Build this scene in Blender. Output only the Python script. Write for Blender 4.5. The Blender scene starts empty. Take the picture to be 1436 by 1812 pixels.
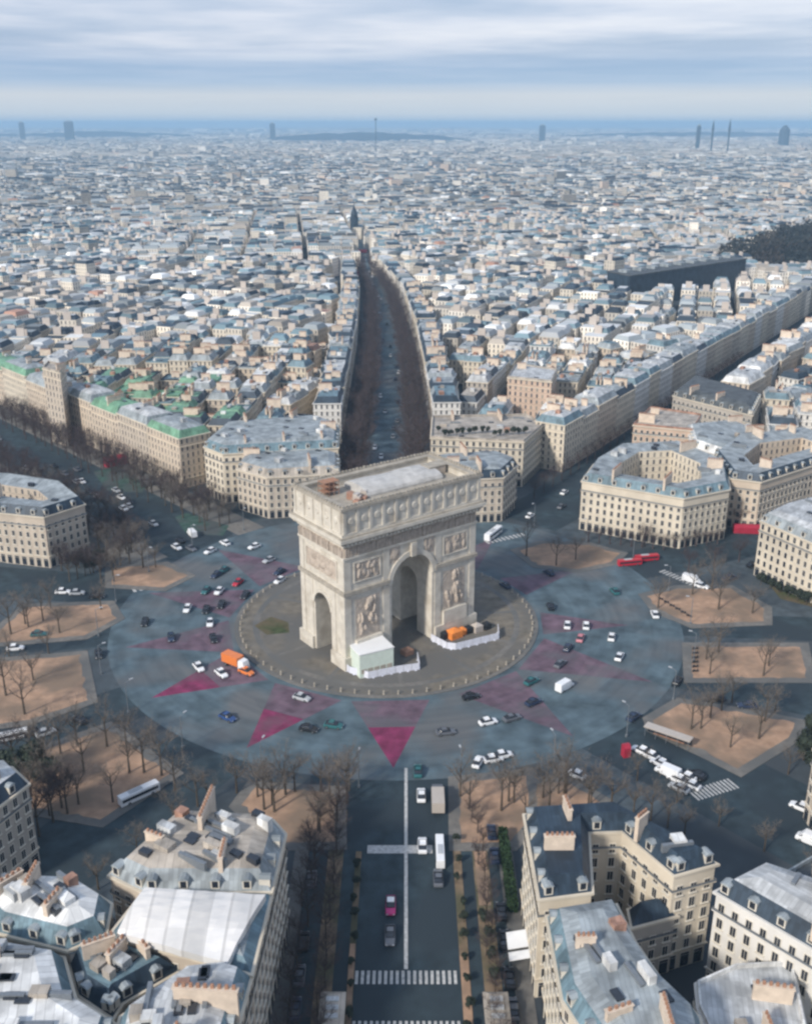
import bpy, bmesh, math, random
from mathutils import Vector, Matrix, noise
R_ = math.radians
S = bpy.context.scene
# ------------------------------------------------------------------ camera, world, sun, exposure
F, HC, CX, CY = 1800.0, 144.5, 718.0, 906.0          # lens in photo pixels, drone height
TH = math.atan((CY - 218.0) / F)
CT, ST = math.cos(TH), math.sin(TH)
cam = bpy.data.cameras.new('camera'); camo = bpy.data.objects.new('camera', cam)
S.collection.objects.link(camo); S.camera = camo
camo.location = (0, 0, HC); camo.rotation_euler = (math.pi / 2 - TH, 0, 0)
cam.sensor_fit = 'VERTICAL'; cam.sensor_height = 24.0; cam.lens = 24.0 * F / 1812.0
cam.clip_start = 1.0; cam.clip_end = 90000
S.render.resolution_x = 811; S.render.resolution_y = 1024
S.view_settings.view_transform = 'Standard'; S.view_settings.look = 'None'
S.view_settings.exposure = 0.30; S.view_settings.gamma = 1.0
try:
    S.cycles.filter_width = 2.6
    S.cycles.volume_bounces = 1
except Exception: pass
SUN_AZ, SUN_EL = R_(222), R_(33)      # compass azimuth measured clockwise from +Y (sun left-behind the camera)
w = bpy.data.worlds.new('World'); S.world = w; w.use_nodes = True
nt = w.node_tree; N = nt.nodes; L = nt.links
for n in list(N): N.remove(n)
def nd(tree, typ, **kw):
    n = tree.nodes.new(typ)
    for k, v in kw.items():
        if k.startswith('i_'): n.inputs[k[2:].replace('_', ' ')].default_value = v
        else: setattr(n, k, v)
    return n
out = nd(nt, 'ShaderNodeOutputWorld'); bg = nd(nt, 'ShaderNodeBackground'); bg.inputs['Strength'].default_value = 0.082
sky = nd(nt, 'ShaderNodeTexSky'); sky.sky_type = 'NISHITA'; sky.sun_disc = False
sky.sun_elevation = SUN_EL; sky.sun_rotation = SUN_AZ; sky.air_density = 1.2; sky.dust_density = 1.0; sky.ozone_density = 2.0
tc = nd(nt, 'ShaderNodeTexCoord'); sep = nd(nt, 'ShaderNodeSeparateXYZ'); L.new(tc.outputs['Generated'], sep.inputs[0])
def mth(tree, op, a, b=None, clamp=False):
    m = tree.nodes.new('ShaderNodeMath'); m.operation = op; m.use_clamp = clamp
    for i, v in enumerate((a, b)):
        if v is None: continue
        if isinstance(v, (int, float)): m.inputs[i].default_value = v
        else: tree.links.new(v, m.inputs[i])
    return m.outputs[0]
def mixc(tree, fac, a, b, blend='MIX'):
    m = tree.nodes.new('ShaderNodeMix'); m.data_type = 'RGBA'; m.blend_type = blend
    for i, v in ((0, fac), (6, a), (7, b)):
        if isinstance(v, (int, float)): m.inputs[i].default_value = v
        elif isinstance(v, tuple): m.inputs[i].default_value = (*v[:3], 1)
        else: tree.links.new(v, m.inputs[i])
    return m.outputs[2]
# stratocumulus: planar cloud-deck coordinates  (x/z, y/z) of the view direction, so streaks flatten towards the horizon
zz = mth(nt, 'MAXIMUM', mth(nt, 'ADD', sep.outputs[2], 0.012), 0.012)
comb = nd(nt, 'ShaderNodeCombineXYZ')
L.new(mth(nt, 'DIVIDE', sep.outputs[0], zz), comb.inputs[0]); L.new(mth(nt, 'DIVIDE', sep.outputs[1], zz), comb.inputs[1])
def cloud(scale, sx, sy, off, det=6):
    mp = nd(nt, 'ShaderNodeMapping'); mp.inputs['Scale'].default_value = (sx, sy, 1); mp.inputs['Location'].default_value = off
    L.new(comb.outputs[0], mp.inputs[0])
    nz = nd(nt, 'ShaderNodeTexNoise'); nz.inputs['Scale'].default_value = scale; nz.inputs['Detail'].default_value = det
    nz.inputs['Roughness'].default_value = .55
    L.new(mp.outputs[0], nz.inputs['Vector']); return nz.outputs['Fac']
def ramp(tree, src, stops):
    r = tree.nodes.new('ShaderNodeValToRGB'); e = r.color_ramp.elements
    while len(e) < len(stops): e.new(0.5)
    for i, (p, c) in enumerate(stops):
        e[i].position = p; e[i].color = (*c, 1) if len(c) == 3 else c
    tree.links.new(src, r.inputs[0]); return r.outputs[0]
cl1 = cloud(.16, 1.1, .55, (3.1, .7, 0), 4); cl2 = cloud(.5, .9, 1.0, (9, 4, 2), 5)
cmix = mth(nt, 'ADD', mth(nt, 'MULTIPLY', cl1, .62), mth(nt, 'MULTIPLY', cl2, .38))
# colour of the cloud deck (physical scale of the Nishita sky: times 10)
cloudcol = ramp(nt, cmix, [(.40, (4.2, 5.4, 7.6)), (.47, (5.8, 6.7, 8.6)), (.53, (7.6, 8.1, 9.6)), (.60, (9.2, 9.4, 10.4))])
low = ramp(nt, sep.outputs[2], [(0.0, (5.2, 6.7, 8.6)), (.008, (6.6, 7.6, 8.8)), (.024, (6.9, 7.6, 8.6)), (.035, (3.8, 5.6, 8.2)), (.049, (2.7, 4.6, 7.6)), (.064, (4.8, 6.0, 8.4))])
lowf = ramp(nt, sep.outputs[2], [(.0, (1, 1, 1)), (.03, (.9, .9, .9)), (.05, (.65, .65, .65)), (.068, (0, 0, 0))])
deck = mixc(nt, lowf, cloudcol, low)
cover = 0.80
fin = mixc(nt, cover, sky.outputs[0], deck)
L.new(fin, bg.inputs[0]); L.new(bg.outputs[0], out.inputs[0])
sl = bpy.data.lights.new('sun', 'SUN'); so = bpy.data.objects.new('sun', sl); S.collection.objects.link(so)
sl.energy = 3.4; sl.angle = R_(6); sl.color = (1.0, .93, .84)
sd = Vector((math.sin(SUN_AZ) * math.cos(SUN_EL), math.cos(SUN_AZ) * math.cos(SUN_EL), math.sin(SUN_EL)))
so.rotation_euler = sd.to_track_quat('Z', 'Y').to_euler()

# ------------------------------------------------------------------ helpers
rnd = random.Random(7)
def W(px, py, z=0.0):
    """ground position (at height z) that the drone saw at photo pixel px,py: a survey helper"""
    v = (py - CY) / F; u = (px - CX) / F
    t = (HC - z) / (ST + v * CT)
    return (u * t, t * (CT - v * ST))
def P(pt):
    x, y, z = pt; z -= HC; d = y * CT - z * ST
    return (CX + F * x / d, CY - F * (y * ST + z * CT) / d)
COL = S.collection
def tag(o, label=None, cat=None, group=None, kind=None):
    if label and not 4 <= len(label.split()) <= 16: print('LABEL', len(label.split()), label)
    if label: o['label'] = label
    if cat: o['category'] = cat
    if group: o['group'] = group
    if kind: o['kind'] = kind
    return o
def empty(name, loc, rz=0.0):
    o = bpy.data.objects.new(name, None); COL.objects.link(o); o.location = loc; o.rotation_euler = (0, 0, rz); o.empty_display_size = .5
    return o
class MB:
    def __init__(s): s.v = []; s.f = []; s.m = []; s.uv = []; s.c = []
    def rface(s, pts, m=0, d=None):
        a = Vector(pts[0][:2]); b = Vector(pts[1][:2]); e = Vector(d).normalized() if d else (b-a).normalized(); nn = Vector((-e.y, e.x))
        s.face(pts, m, [((Vector(p[:2]) - a*(d is None)).dot(e), (Vector(p[:2]) - a*(d is None)).dot(nn)*1.3 + p[2]*.8) for p in pts])
    def face(s, pts, m=0, uv=None, col=(1, 1, 1)):
        i = len(s.v); s.v += [tuple(p) if len(p) == 3 else (p[0], p[1], 0) for p in pts]
        s.f.append(tuple(range(i, i + len(pts)))); s.m.append(m)
        s.uv += uv if uv else [(p[0], p[1]) for p in pts]; s.c.append(col)
    def prism(s, poly, z0, z1, m=0, mt=None, top=True, col=(1, 1, 1), bottom=False):
        n = len(poly)
        for i in range(n):
            a, b = poly[i], poly[(i + 1) % n]; l = math.hypot(b[0] - a[0], b[1] - a[1])
            s.face([(*a[:2], z0), (*b[:2], z0), (*b[:2], z1), (*a[:2], z1)], m, [(0, z0), (l, z0), (l, z1), (0, z1)], col)
        if top: s.face([(*p[:2], z1) for p in poly], m if mt is None else mt, None, col)
        if bottom: s.face([(*p[:2], z0) for p in reversed(poly)], m, None, col)
    def build_each(s, name, mats, parent):
        st = getattr(s, 'st', [0]) + [len(s.f)]
        for a, b in zip(st[:-1], st[1:]):
            if b <= a: continue
            q = MB()
            for f, m in zip(s.f[a:b], s.m[a:b]): q.face([s.v[i] for i in f], m)
            q.build(name, mats, parent)
    def box(s, x0, x1, y0, y1, z0, z1, m=0, col=(1, 1, 1)):
        if not hasattr(s, 'st'): s.st = []
        s.st.append(len(s.f))
        s.prism([(x0, y0), (x1, y0), (x1, y1), (x0, y1)], z0, z1, m, None, True, col, True)
    def obox(s, c, ang, wx, wy, z0, z1, m=0, col=(1, 1, 1), mt=None):
        ca, sa = math.cos(ang), math.sin(ang)
        s.prism([(c[0] + x * ca - y * sa, c[1] + x * sa + y * ca) for x, y in ((-wx/2, -wy/2), (wx/2, -wy/2), (wx/2, wy/2), (-wx/2, wy/2))], z0, z1, m, mt, True, col, True)
    def loft(s, rings, m=0, cap=True, col=(1, 1, 1)):
        for a, b in zip(rings[:-1], rings[1:]):
            n = len(a)
            for i in range(n): s.face([a[i], a[(i+1) % n], b[(i+1) % n], b[i]], m, None, col)
        if cap: s.face(rings[-1], m, None, col); s.face(list(reversed(rings[0])), m, None, col)
    def tube(s, p, q, r0, r1, n=6, m=0, cap=False):
        p = Vector(p); q = Vector(q); d = (q - p).normalized()
        a = d.orthogonal().normalized(); b = d.cross(a)
        A = [p + (a * math.cos(t) + b * math.sin(t)) * r0 for t in [2*math.pi*i/n for i in range(n)]]
        B = [q + (a * math.cos(t) + b * math.sin(t)) * r1 for t in [2*math.pi*i/n for i in range(n)]]
        s.loft([[tuple(x) for x in A], [tuple(x) for x in B]], m, cap)
    def mesh(s, name, mats, vcol=False, smooth=False):
        me = bpy.data.meshes.new(name); me.from_pydata(s.v, [], s.f)
        for m in (mats if isinstance(mats, (list, tuple)) else [mats]): me.materials.append(m)
        me.polygons.foreach_set('material_index', s.m)
        uvl = me.uv_layers.new(name='UVMap'); uvl.data.foreach_set('uv', [x for p in s.uv for x in p])
        if vcol:
            ca = me.color_attributes.new('tint', 'FLOAT_COLOR', 'CORNER'); buf = []
            for f, c in zip(s.f, s.c): buf += [c[0], c[1], c[2], 1.0] * len(f)
            ca.data.foreach_set('color', buf)
        if smooth: me.polygons.foreach_set('use_smooth', [True] * len(s.f))
        me.update(); return me
    def build(s, name, mats, parent=None, **k):
        o = bpy.data.objects.new(name, s.mesh(name, mats, **k)); COL.objects.link(o)
        if parent: o.parent = parent
        return o
def area(poly):
    return sum(a[0]*b[1] - b[0]*a[1] for a, b in zip(poly, poly[1:] + poly[:1])) / 2
def ccw(poly): return list(poly) if area(poly) > 0 else list(reversed(poly))
def offset(poly, d):
    """grow (d>0) or shrink a CCW polygon with mitred corners"""
    r = []; n = len(poly)
    for i in range(n):
        p0, p1, p2 = Vector(poly[i-1][:2]), Vector(poly[i][:2]), Vector(poly[(i+1) % n][:2])
        e1 = (p1 - p0).normalized(); e2 = (p2 - p1).normalized()
        n1 = Vector((e1.y, -e1.x)); n2 = Vector((e2.y, -e2.x)); k = n1 + n2
        if k.length < 1e-6: k = n1.copy()
        k = k / max(k.length_squared / 2, .35)
        r.append((p1.x + k.x * d, p1.y + k.y * d))
    return r
def inpoly(x, y, poly):
    c = False; n = len(poly)
    for i in range(n):
        x1, y1 = poly[i][:2]; x2, y2 = poly[i-1][:2]
        if (y1 > y) != (y2 > y) and x < (x2 - x1) * (y - y1) / (y2 - y1) + x1: c = not c
    return c
def segdist(x, y, a, b):
    ax, ay = a; bx, by = b; dx, dy = bx-ax, by-ay; t = max(0, min(1, ((x-ax)*dx + (y-ay)*dy) / (dx*dx+dy*dy)))
    return math.hypot(x-ax-t*dx, y-ay-t*dy)

# ------------------------------------------------------------------ materials
M = {}
def mat(name, col, rough=.8, var=.18, scale=.5, metal=0.0, spec=.3, col2=None, f2=.5, sc2=.08, bump=0.0, tint=False, win=False, detail=4, seam=0):
    m = bpy.data.materials.new(name); m.use_nodes = True; t = m.node_tree; b = t.nodes['Principled BSDF']
    b.inputs['Roughness'].default_value = rough; b.inputs['Metallic'].default_value = metal; b.inputs['Specular IOR Level'].default_value = spec
    geo = t.nodes.new('ShaderNodeNewGeometry')
    nz = t.nodes.new('ShaderNodeTexNoise'); nz.inputs['Scale'].default_value = scale; nz.inputs['Detail'].default_value = detail
    t.links.new(geo.outputs['Position'], nz.inputs['Vector'])
    lo = tuple(c * (1 - var) for c in col); hi = tuple(min(1, c * (1 + var)) for c in col)
    c = ramp(t, nz.outputs['Fac'], [(.3, lo), (.7, hi)])
    if col2:
        n2 = t.nodes.new('ShaderNodeTexNoise'); n2.inputs['Scale'].default_value = sc2; n2.inputs['Detail'].default_value = 3
        t.links.new(geo.outputs['Position'], n2.inputs['Vector'])
        f = ramp(t, n2.outputs['Fac'], [(f2 - .08, (0, 0, 0)), (f2 + .08, (1, 1, 1))])
        c = mixc(t, f, c, col2)
    if seam:
        uv = t.nodes.new('ShaderNodeUVMap'); sp = t.nodes.new('ShaderNodeSeparateXYZ'); t.links.new(uv.outputs[0], sp.inputs[0])
        us = mth(t, 'DIVIDE', sp.outputs[0], seam); vs = mth(t, 'DIVIDE', sp.outputs[1], seam*5)
        cb = t.nodes.new('ShaderNodeCombineXYZ'); t.links.new(mth(t, 'FLOOR', us), cb.inputs[0]); t.links.new(mth(t, 'FLOOR', vs), cb.inputs[1])
        wn = t.nodes.new('ShaderNodeTexWhiteNoise'); wn.noise_dimensions = '2D'; t.links.new(cb.outputs[0], wn.inputs['Vector'])
        c = mixc(t, 1.0, c, ramp(t, wn.outputs['Value'], [(0, (.78, .78, .78)), (1, (1.12, 1.12, 1.12))]), 'MULTIPLY')
        ln = mth(t, 'LESS_THAN', mth(t, 'FRACT', us), .14)
        c = mixc(t, mth(t, 'MULTIPLY', ln, .4), c, tuple(x*.45 for x in col))
    if tint:
        at = t.nodes.new('ShaderNodeVertexColor'); at.layer_name = 'tint'; c = mixc(t, 1.0, c, at.outputs[0], 'MULTIPLY')
    if win:
        uv = t.nodes.new('ShaderNodeUVMap'); sp = t.nodes.new('ShaderNodeSeparateXYZ'); t.links.new(uv.outputs[0], sp.inputs[0])
        fx = mth(t, 'FRACT', sp.outputs[0]); fy = mth(t, 'FRACT', sp.outputs[1])
        ax = mth(t, 'ABSOLUTE', mth(t, 'SUBTRACT', fx, .5)); ay = mth(t, 'ABSOLUTE', mth(t, 'SUBTRACT', fy, .48))
        mk = mth(t, 'MULTIPLY', mth(t, 'LESS_THAN', ax, .17), mth(t, 'LESS_THAN', ay, .31))
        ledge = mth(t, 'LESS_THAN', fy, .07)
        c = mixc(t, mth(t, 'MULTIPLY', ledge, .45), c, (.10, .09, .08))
        wn = t.nodes.new('ShaderNodeTexWhiteNoise'); wn.noise_dimensions = '2D'
        fl = t.nodes.new('ShaderNodeVectorMath'); fl.operation = 'FLOOR'; t.links.new(uv.outputs[0], fl.inputs[0]); t.links.new(fl.outputs[0], wn.inputs['Vector'])
        gl = ramp(t, wn.outputs['Value'], [(.0, (.06, .065, .075)), (.5, (.11, .115, .125)), (.95, (.30, .28, .24))])
        c = mixc(t, mk, c, gl)
        t.links.new(mth(t, 'SUBTRACT', rough, mth(t, 'MULTIPLY', mk, rough - .25)), b.inputs['Roughness'])
    t.links.new(c, b.inputs['Base Color'])
    if bump:
        bp = t.nodes.new('ShaderNodeBump'); bp.inputs['Strength'].default_value = bump; t.links.new(nz.outputs['Fac'], bp.inputs['Height']); t.links.new(bp.outputs[0], b.inputs['Normal'])
    M[name] = m; return m
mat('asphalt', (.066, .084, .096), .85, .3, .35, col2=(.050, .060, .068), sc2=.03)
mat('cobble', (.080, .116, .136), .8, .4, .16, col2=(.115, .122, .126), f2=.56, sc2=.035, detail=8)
def wear(m, amt):
    t = m.node_tree; b = t.nodes['Principled BSDF']; c = b.inputs['Base Color'].links[0].from_socket
    g_ = t.nodes.new('ShaderNodeNewGeometry'); sp = t.nodes.new('ShaderNodeSeparateXYZ'); t.links.new(g_.outputs['Position'], sp.inputs[0])
    X = mth(t, 'SUBTRACT', sp.outputs[0], -3.0); Y = mth(t, 'SUBTRACT', sp.outputs[1], 289.0)
    r2 = mth(t, 'SQRT', mth(t, 'ADD', mth(t, 'MULTIPLY', X, X), mth(t, 'MULTIPLY', Y, Y))); an = mth(t, 'ARCTAN2', Y, X)
    cb = t.nodes.new('ShaderNodeCombineXYZ'); t.links.new(mth(t, 'MULTIPLY', r2, .42), cb.inputs[0]); t.links.new(mth(t, 'MULTIPLY', an, 2.2), cb.inputs[1])
    nz = t.nodes.new('ShaderNodeTexNoise'); nz.inputs['Scale'].default_value = 1.0; nz.inputs['Detail'].default_value = 6; t.links.new(cb.outputs[0], nz.inputs['Vector'])
    c = mixc(t, amt, c, ramp(t, nz.outputs['Fac'], [(.35, (.55, .56, .6)), (.5, (1, 1, 1)), (.66, (1.35, 1.3, 1.25))]), 'MULTIPLY')
    # stray oil stains and repair patches
    v = t.nodes.new('ShaderNodeTexVoronoi'); v.inputs['Scale'].default_value = .09; t.links.new(g_.outputs['Position'], v.inputs['Vector'])
    pc = ramp(t, v.outputs['Color'], [(.0, (.82, .82, .84)), (.5, (1, 1, 1)), (1, (1.15, 1.12, 1.1))]); c = mixc(t, .8, c, pc, 'MULTIPLY')
    t.links.new(c, b.inputs['Base Color'])
wear(M['cobble'], .3)
mat('red_cobble', (.128, .086, .112), .85, .35, .25, col2=(.115, .105, .12), f2=.56, sc2=.07, detail=6)
mat('red_cobble_bright', (.185, .030, .082), .85, .35, .3, col2=(.14, .06, .09), f2=.58, sc2=.09, detail=6)
wear(M['red_cobble'], .35)
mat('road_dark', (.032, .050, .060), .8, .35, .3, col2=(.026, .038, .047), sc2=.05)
wear(M['red_cobble_bright'], .35)
mat('paving', (.165, .155, .14), .9, .2, .6, col2=(.12, .12, .115), sc2=.06)
mat('paving_light', (.30, .275, .25), .9, .2, .6)
mat('island_paving', (.165, .145, .115), .9, .3, .35, col2=(.125, .12, .11), f2=.47, sc2=.05, detail=8)
mat('sand', (.37, .240, .160), .95, .22, .4, col2=(.215, .155, .11), f2=.51, sc2=.07, bump=.1, detail=8)
mat('dirt', (.20, .145, .095), .95, .3, .4, col2=(.09, .085, .05), sc2=.12)
mat('grass', (.055, .070, .028), .95, .35, .5, col2=(.12, .095, .055), sc2=.1)
mat('lawn_green', (.045, .092, .075), .95, .35, .4, col2=(.07, .08, .08), f2=.5, sc2=.1)
mat('paint', (.44, .44, .43), .7, .3, 1.5)
mat('city_ground', (.045, .055, .065), .9, .3, .02)
mat('hill', (.018, .036, .055), .95, .4, .004)
mat('stone', (.57, .53, .455), .85, .13, .5, col2=(.45, .405, .335), f2=.6, sc2=.22, detail=8)
mat('stone_dark', (.36, .325, .27), .9, .2, .5)
mat('stone_relief', (.44, .375, .31), .9, .18, .8)
mat('tent', (.80, .80, .79), .6, .05, .2)
mat('tarp', (.72, .70, .67), .6, .05, .3, col2=(.64, .63, .61), f2=.55, sc2=.1, seam=3.2)
mat('tent_grey', (.47, .46, .44), .8, .18, .5)
mat('kiosk', (.62, .70, .62), .5, .06, .8)
mat('barrier', (.66, .68, .76), .5, .10, 1.2)
mat('orange', (.75, .24, .05), .6, .15, 1)
mat('black', (.02, .022, .025), .5, .2, 2)
mat('red', (.36, .025, .05), .45, .12, 1)
mat('bark', (.085, .068, .052), .95, .25, 2)
mat('twig', (.150, .128, .108), .95, .2, .8)
mat('twig_dark', (.070, .052, .052), .95, .25, .8)
mat('wood_mass', (.030, .036, .036), .95, .5, .05, col2=(.055, .045, .038), f2=.55, sc2=.03)
mat('leaf_dark', (.030, .040, .028), .9, .35, .8)
mat('hedge', (.025, .05, .02), .9, .35, 1)
mat('glass', (.025, .03, .04), .12, .1, 1, spec=.6)
mat('tyre', (.015, .015, .016), .8, .1, 3)
mat('metal_grey', (.22, .24, .26), .45, .1, 2, metal=.4)
for nm, c in dict(white=(.78, .79, .80), black=(.015, .017, .022), grey=(.12, .13, .15), silver=(.42, .44, .46), red=(.45, .02, .04), blue=(.03, .07, .20), teal=(.03, .13, .14), navy=(.025, .04, .08), beige=(.46, .41, .36), magenta=(.48, .03, .17), pink=(.55, .22, .25), orange=(.70, .20, .05)).items():
    mat('paint_' + nm, c, .3, .04, 1, spec=.5)
# building materials
WALLC = [(.56, .47, .37), (.50, .43, .35), (.62, .55, .44), (.42, .38, .33), (.66, .64, .60), (.52, .39, .30)]
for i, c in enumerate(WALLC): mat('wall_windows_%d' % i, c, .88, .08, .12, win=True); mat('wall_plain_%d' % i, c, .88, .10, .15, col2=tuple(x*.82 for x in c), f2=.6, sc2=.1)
ROOFC = dict(zinc=(.315, .35, .365), zinc_pale=(.50, .515, .52), slate=(.034, .055, .080), blue_zinc=(.155, .235, .275), white=(.72, .72, .70), stone=(.42, .375, .32), clay=(.38, .22, .16), green=(.17, .33, .22), dark=(.09, .10, .105))
for k, c in ROOFC.items(): mat('roof_' + k, c, .6 if k != 'slate' else .5, .20, .35, col2=tuple(x*.66 for x in c), f2=.55, sc2=.22, detail=8, seam=1.3 if k in ('stone', 'white') else .8)
mat('terracotta', (.34, .19, .125), .85, .2, 2)
mat('chimney', (.60, .50, .40), .9, .15, .6)
mat('frame', (.62, .58, .50), .7, .08, 1)
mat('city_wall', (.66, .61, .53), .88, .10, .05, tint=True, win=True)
mat('city_roof', (1, 1, 1), .65, .12, .06, tint=True)

# ------------------------------------------------------------------ layout of the place
C0 = Vector((-3.0, 289.0)); RO = 88.0; IC = Vector((-6.0, 284.5)); RI = 46.5
def polar(deg, r, c=C0): return (c[0] + r * math.sin(R_(deg)), c[1] + r * math.cos(R_(deg)))
AVES = {  # avenue: (centre line, half width between facades)
 'friedland': ([(-9, 370), (-9, 554), (-13, 700), (-21, 863), (-38, 1020)], 18),
 'friedland_end': ([(-38, 1021), (-62, 1390)], 5),
 'hoche': ([polar(31.5, 92)] + [(49 + 15.5*.84 + .54*t, 396 - 15.5*.54 + .84*t) for t in (0, 330, 640, 1500)], 16),
 'champs': ([polar(-44, 90)] + [(-71 - 30*.73 - .68*t, 380 - 30*.68 + .73*t) for t in (20, 240, 900)], 31),
}
CH0 = Vector((-71, 380)); CHD = Vector((-.68, .733)).normalized()
# ground, roads, pavements ------------------------------------------------
def sheet(name, poly, z, m, kind='structure', thick=0.0):
    mb = MB(); p = ccw(poly)
    if thick: mb.prism(p, z - thick, z, 0)
    else: mb.face([(x, y, z) for x, y in p])
    o = mb.build(name, M[m]); o['kind'] = kind; return o
mb = MB(); n = 96
rings = [300, 2000, 8000, 20000, 42000]
mb.face([(rings[0]*math.cos(2*math.pi*i/n), 300 + rings[0]*math.sin(2*math.pi*i/n), 0) for i in range(n)])
for a, b in zip(rings[:-1], rings[1:]):
    for i in range(n):
        t0, t1 = 2*math.pi*i/n, 2*math.pi*(i+1)/n
        mb.face([(a*math.cos(t0), 300+a*math.sin(t0), 0), (b*math.cos(t0), 300+b*math.sin(t0), 0), (b*math.cos(t1), 300+b*math.sin(t1), 0), (a*math.cos(t1), 300+a*math.sin(t1), 0)])
mb.build('ground', M['city_ground'])['kind'] = 'structure'
circ = lambda r, c=C0, n=96: [(c[0] + r*math.cos(2*math.pi*i/n), c[1] + r*math.sin(2*math.pi*i/n)) for i in range(n)]
def strip(pts, hw):
    l = []; r = []
    for i, p in enumerate(pts):
        a = Vector(pts[max(0, i-1)]); b = Vector(pts[min(len(pts)-1, i+1)]); d = (b-a).normalized(); nn = Vector((-d.y, d.x))
        l.append((p[0] + nn.x*hw, p[1] + nn.y*hw)); r.append((p[0] - nn.x*hw, p[1] - nn.y*hw))
    return l + r[::-1]
sheet('plaza_apron', circ(148), .004, 'asphalt')
def road(name, pts, hw, z, m):
    mb = MB(); s_ = strip(pts, hw); n = len(pts)
    for i in range(n-1): mb.face([(*q, z) for q in ccw([s_[i], s_[i+1], s_[2*n-2-i], s_[2*n-1-i]])])
    mb.build(name, M[m])['kind'] = 'structure'
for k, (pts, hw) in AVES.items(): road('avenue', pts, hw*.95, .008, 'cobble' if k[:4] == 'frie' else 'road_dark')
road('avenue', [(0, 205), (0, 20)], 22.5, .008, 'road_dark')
for i, (dg, hw) in enumerate(((66, 11), (95, 8), (115, 9), (139, 14), (-149, 12), (-127, 9), (-99, 9), (-80, 11))):
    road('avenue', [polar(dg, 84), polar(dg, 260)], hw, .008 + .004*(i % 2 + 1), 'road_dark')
sheet('roundabout_road', circ(RO), .024, 'cobble')
# red paved star
mb = MB(); mb2 = MB()
for k_s, dg in enumerate((180, -154, -128, -106, -80, -52, 30, 62, 97, 121, 147)):
    zs = .026 + .0015*(k_s % 2)
    tip = polar(dg, 83 if dg not in (30, 62, 97) else 72); hw = 10.5 if dg not in (30, 62, 97) else 7.5
    d = (Vector(tip) - IC).normalized(); nn = Vector((-d.y, d.x)); b0 = IC + d * (RI + 1.5)
    a, b = b0 + nn*hw, b0 - nn*hw
    bright = dg in (180, -154, -128)
    k = .42
    m1 = Vector(a).lerp(Vector(tip), k); m2 = Vector(b).lerp(Vector(tip), k)
    mb.face([(*a, zs), (*b, zs), (*m2, zs), (*m1, zs)][::-1])
    (mb2 if bright else mb).face([(*m1, zs), (*m2, zs), (*tip, zs)][::-1])
mb.build('red_paving', M['red_cobble'])['kind'] = 'structure'
mb2.build('red_paving', M['red_cobble_bright'])['kind'] = 'structure'
# the island under the arch: kerb, paving, pale radial bands, faint grass
sheet('island', circ(RI, IC), .16, 'island_paving', thick=.15)
mb = MB()
for a0 in range(96):
    t0, t1 = 2*math.pi*a0/96, 2*math.pi*(a0+1)/96
    for r0, r1, zt in ((RI-.9, RI+.35, .22),):
        q = [(IC.x+r*math.cos(t), IC.y+r*math.sin(t)) for r, t in ((r0, t0), (r1, t0), (r1, t1), (r0, t1))]
        mb.prism(q, .02, zt, 0)
mb.build('kerb', M['paving'])['kind'] = 'structure'
mb = MB()
for a0 in range(96):
    t0, t1 = 2*math.pi*a0/96, 2*math.pi*(a0+1)/96
    mb.face([(IC.x+r*math.cos(t), IC.y+r*math.sin(t), .166) for r, t in ((RI-7, t0), (RI-5.2, t0), (RI-5.2, t1), (RI-7, t1))])
for k in range(12):
    t = R_(37 + 30*k); d = Vector((math.cos(t), math.sin(t))); nn = Vector((-d.y, d.x))*.6
    p, q = IC + d*29, IC + d*(RI-7); mb.face([(*(p-nn), .166), (*(q-nn), .166), (*(q+nn), .166), (*(p+nn), .166)])
mb.build('paving_bands', M['paving'])['kind'] = 'structure'
sheet('lawn', [W(*p) for p in ((450, 1108), (480, 1092), (510, 1102), (512, 1120), (472, 1124))], .170, 'grass')
# sandy islands round the place with their kerbed pavement
SAND = [
 [(918,975),(960,962),(1040,965),(1095,980),(1080,995),(1020,1008),(950,1000)],
 [(1145,1055),(1200,1042),(1290,1042),(1350,1075),(1350,1100),(1225,1105),(1165,1080)],
 [(1222,1145),(1415,1145),(1425,1200),(1225,1200)],
 [(1155,1275),(1205,1245),(1300,1260),(1405,1280),(1395,1305),(1305,1360),(1255,1335),(1160,1290)],
 [(812,1385),(930,1373),(936,1450),(900,1492),(815,1492)],
 [(950,1388),(1000,1383),(1062,1420),(1050,1450),(950,1440)],
 [(200,1005),(290,1000),(330,1020),(290,1040),(200,1035)],
 [(-30,1140),(50,1075),(190,1070),(205,1095),(150,1125)],
 [(-40,1175),(140,1160),(155,1240),(50,1275),(-40,1285)],
 [(30,1345),(190,1290),(300,1370),(180,1450),(60,1430)],
 [(428,1425),(450,1395),(592,1403),(592,1490),(500,1492)],
]
SANDW = [ccw([W(*p) for p in s]) for s in SAND]
for k_z, s in enumerate(SANDW):
    sheet('pavement', offset(s, 2.6), .13 + .004*(k_z % 2), 'paving', thick=.12)
    ss = []
    for i_ in range(len(s)):
        a_, b_ = Vector(s[i_]), Vector(s[(i_+1) % len(s)]); n_ = max(1, int((b_-a_).length/1.5))
        for j_ in range(n_):
            p_ = a_.lerp(b_, j_/n_); e_ = .9*noise.noise(Vector((p_.x*.35, p_.y*.35, 1))); ss.append((p_.x + e_, p_.y + e_))
    sheet('sand_island', ss, .142, 'sand')
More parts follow.
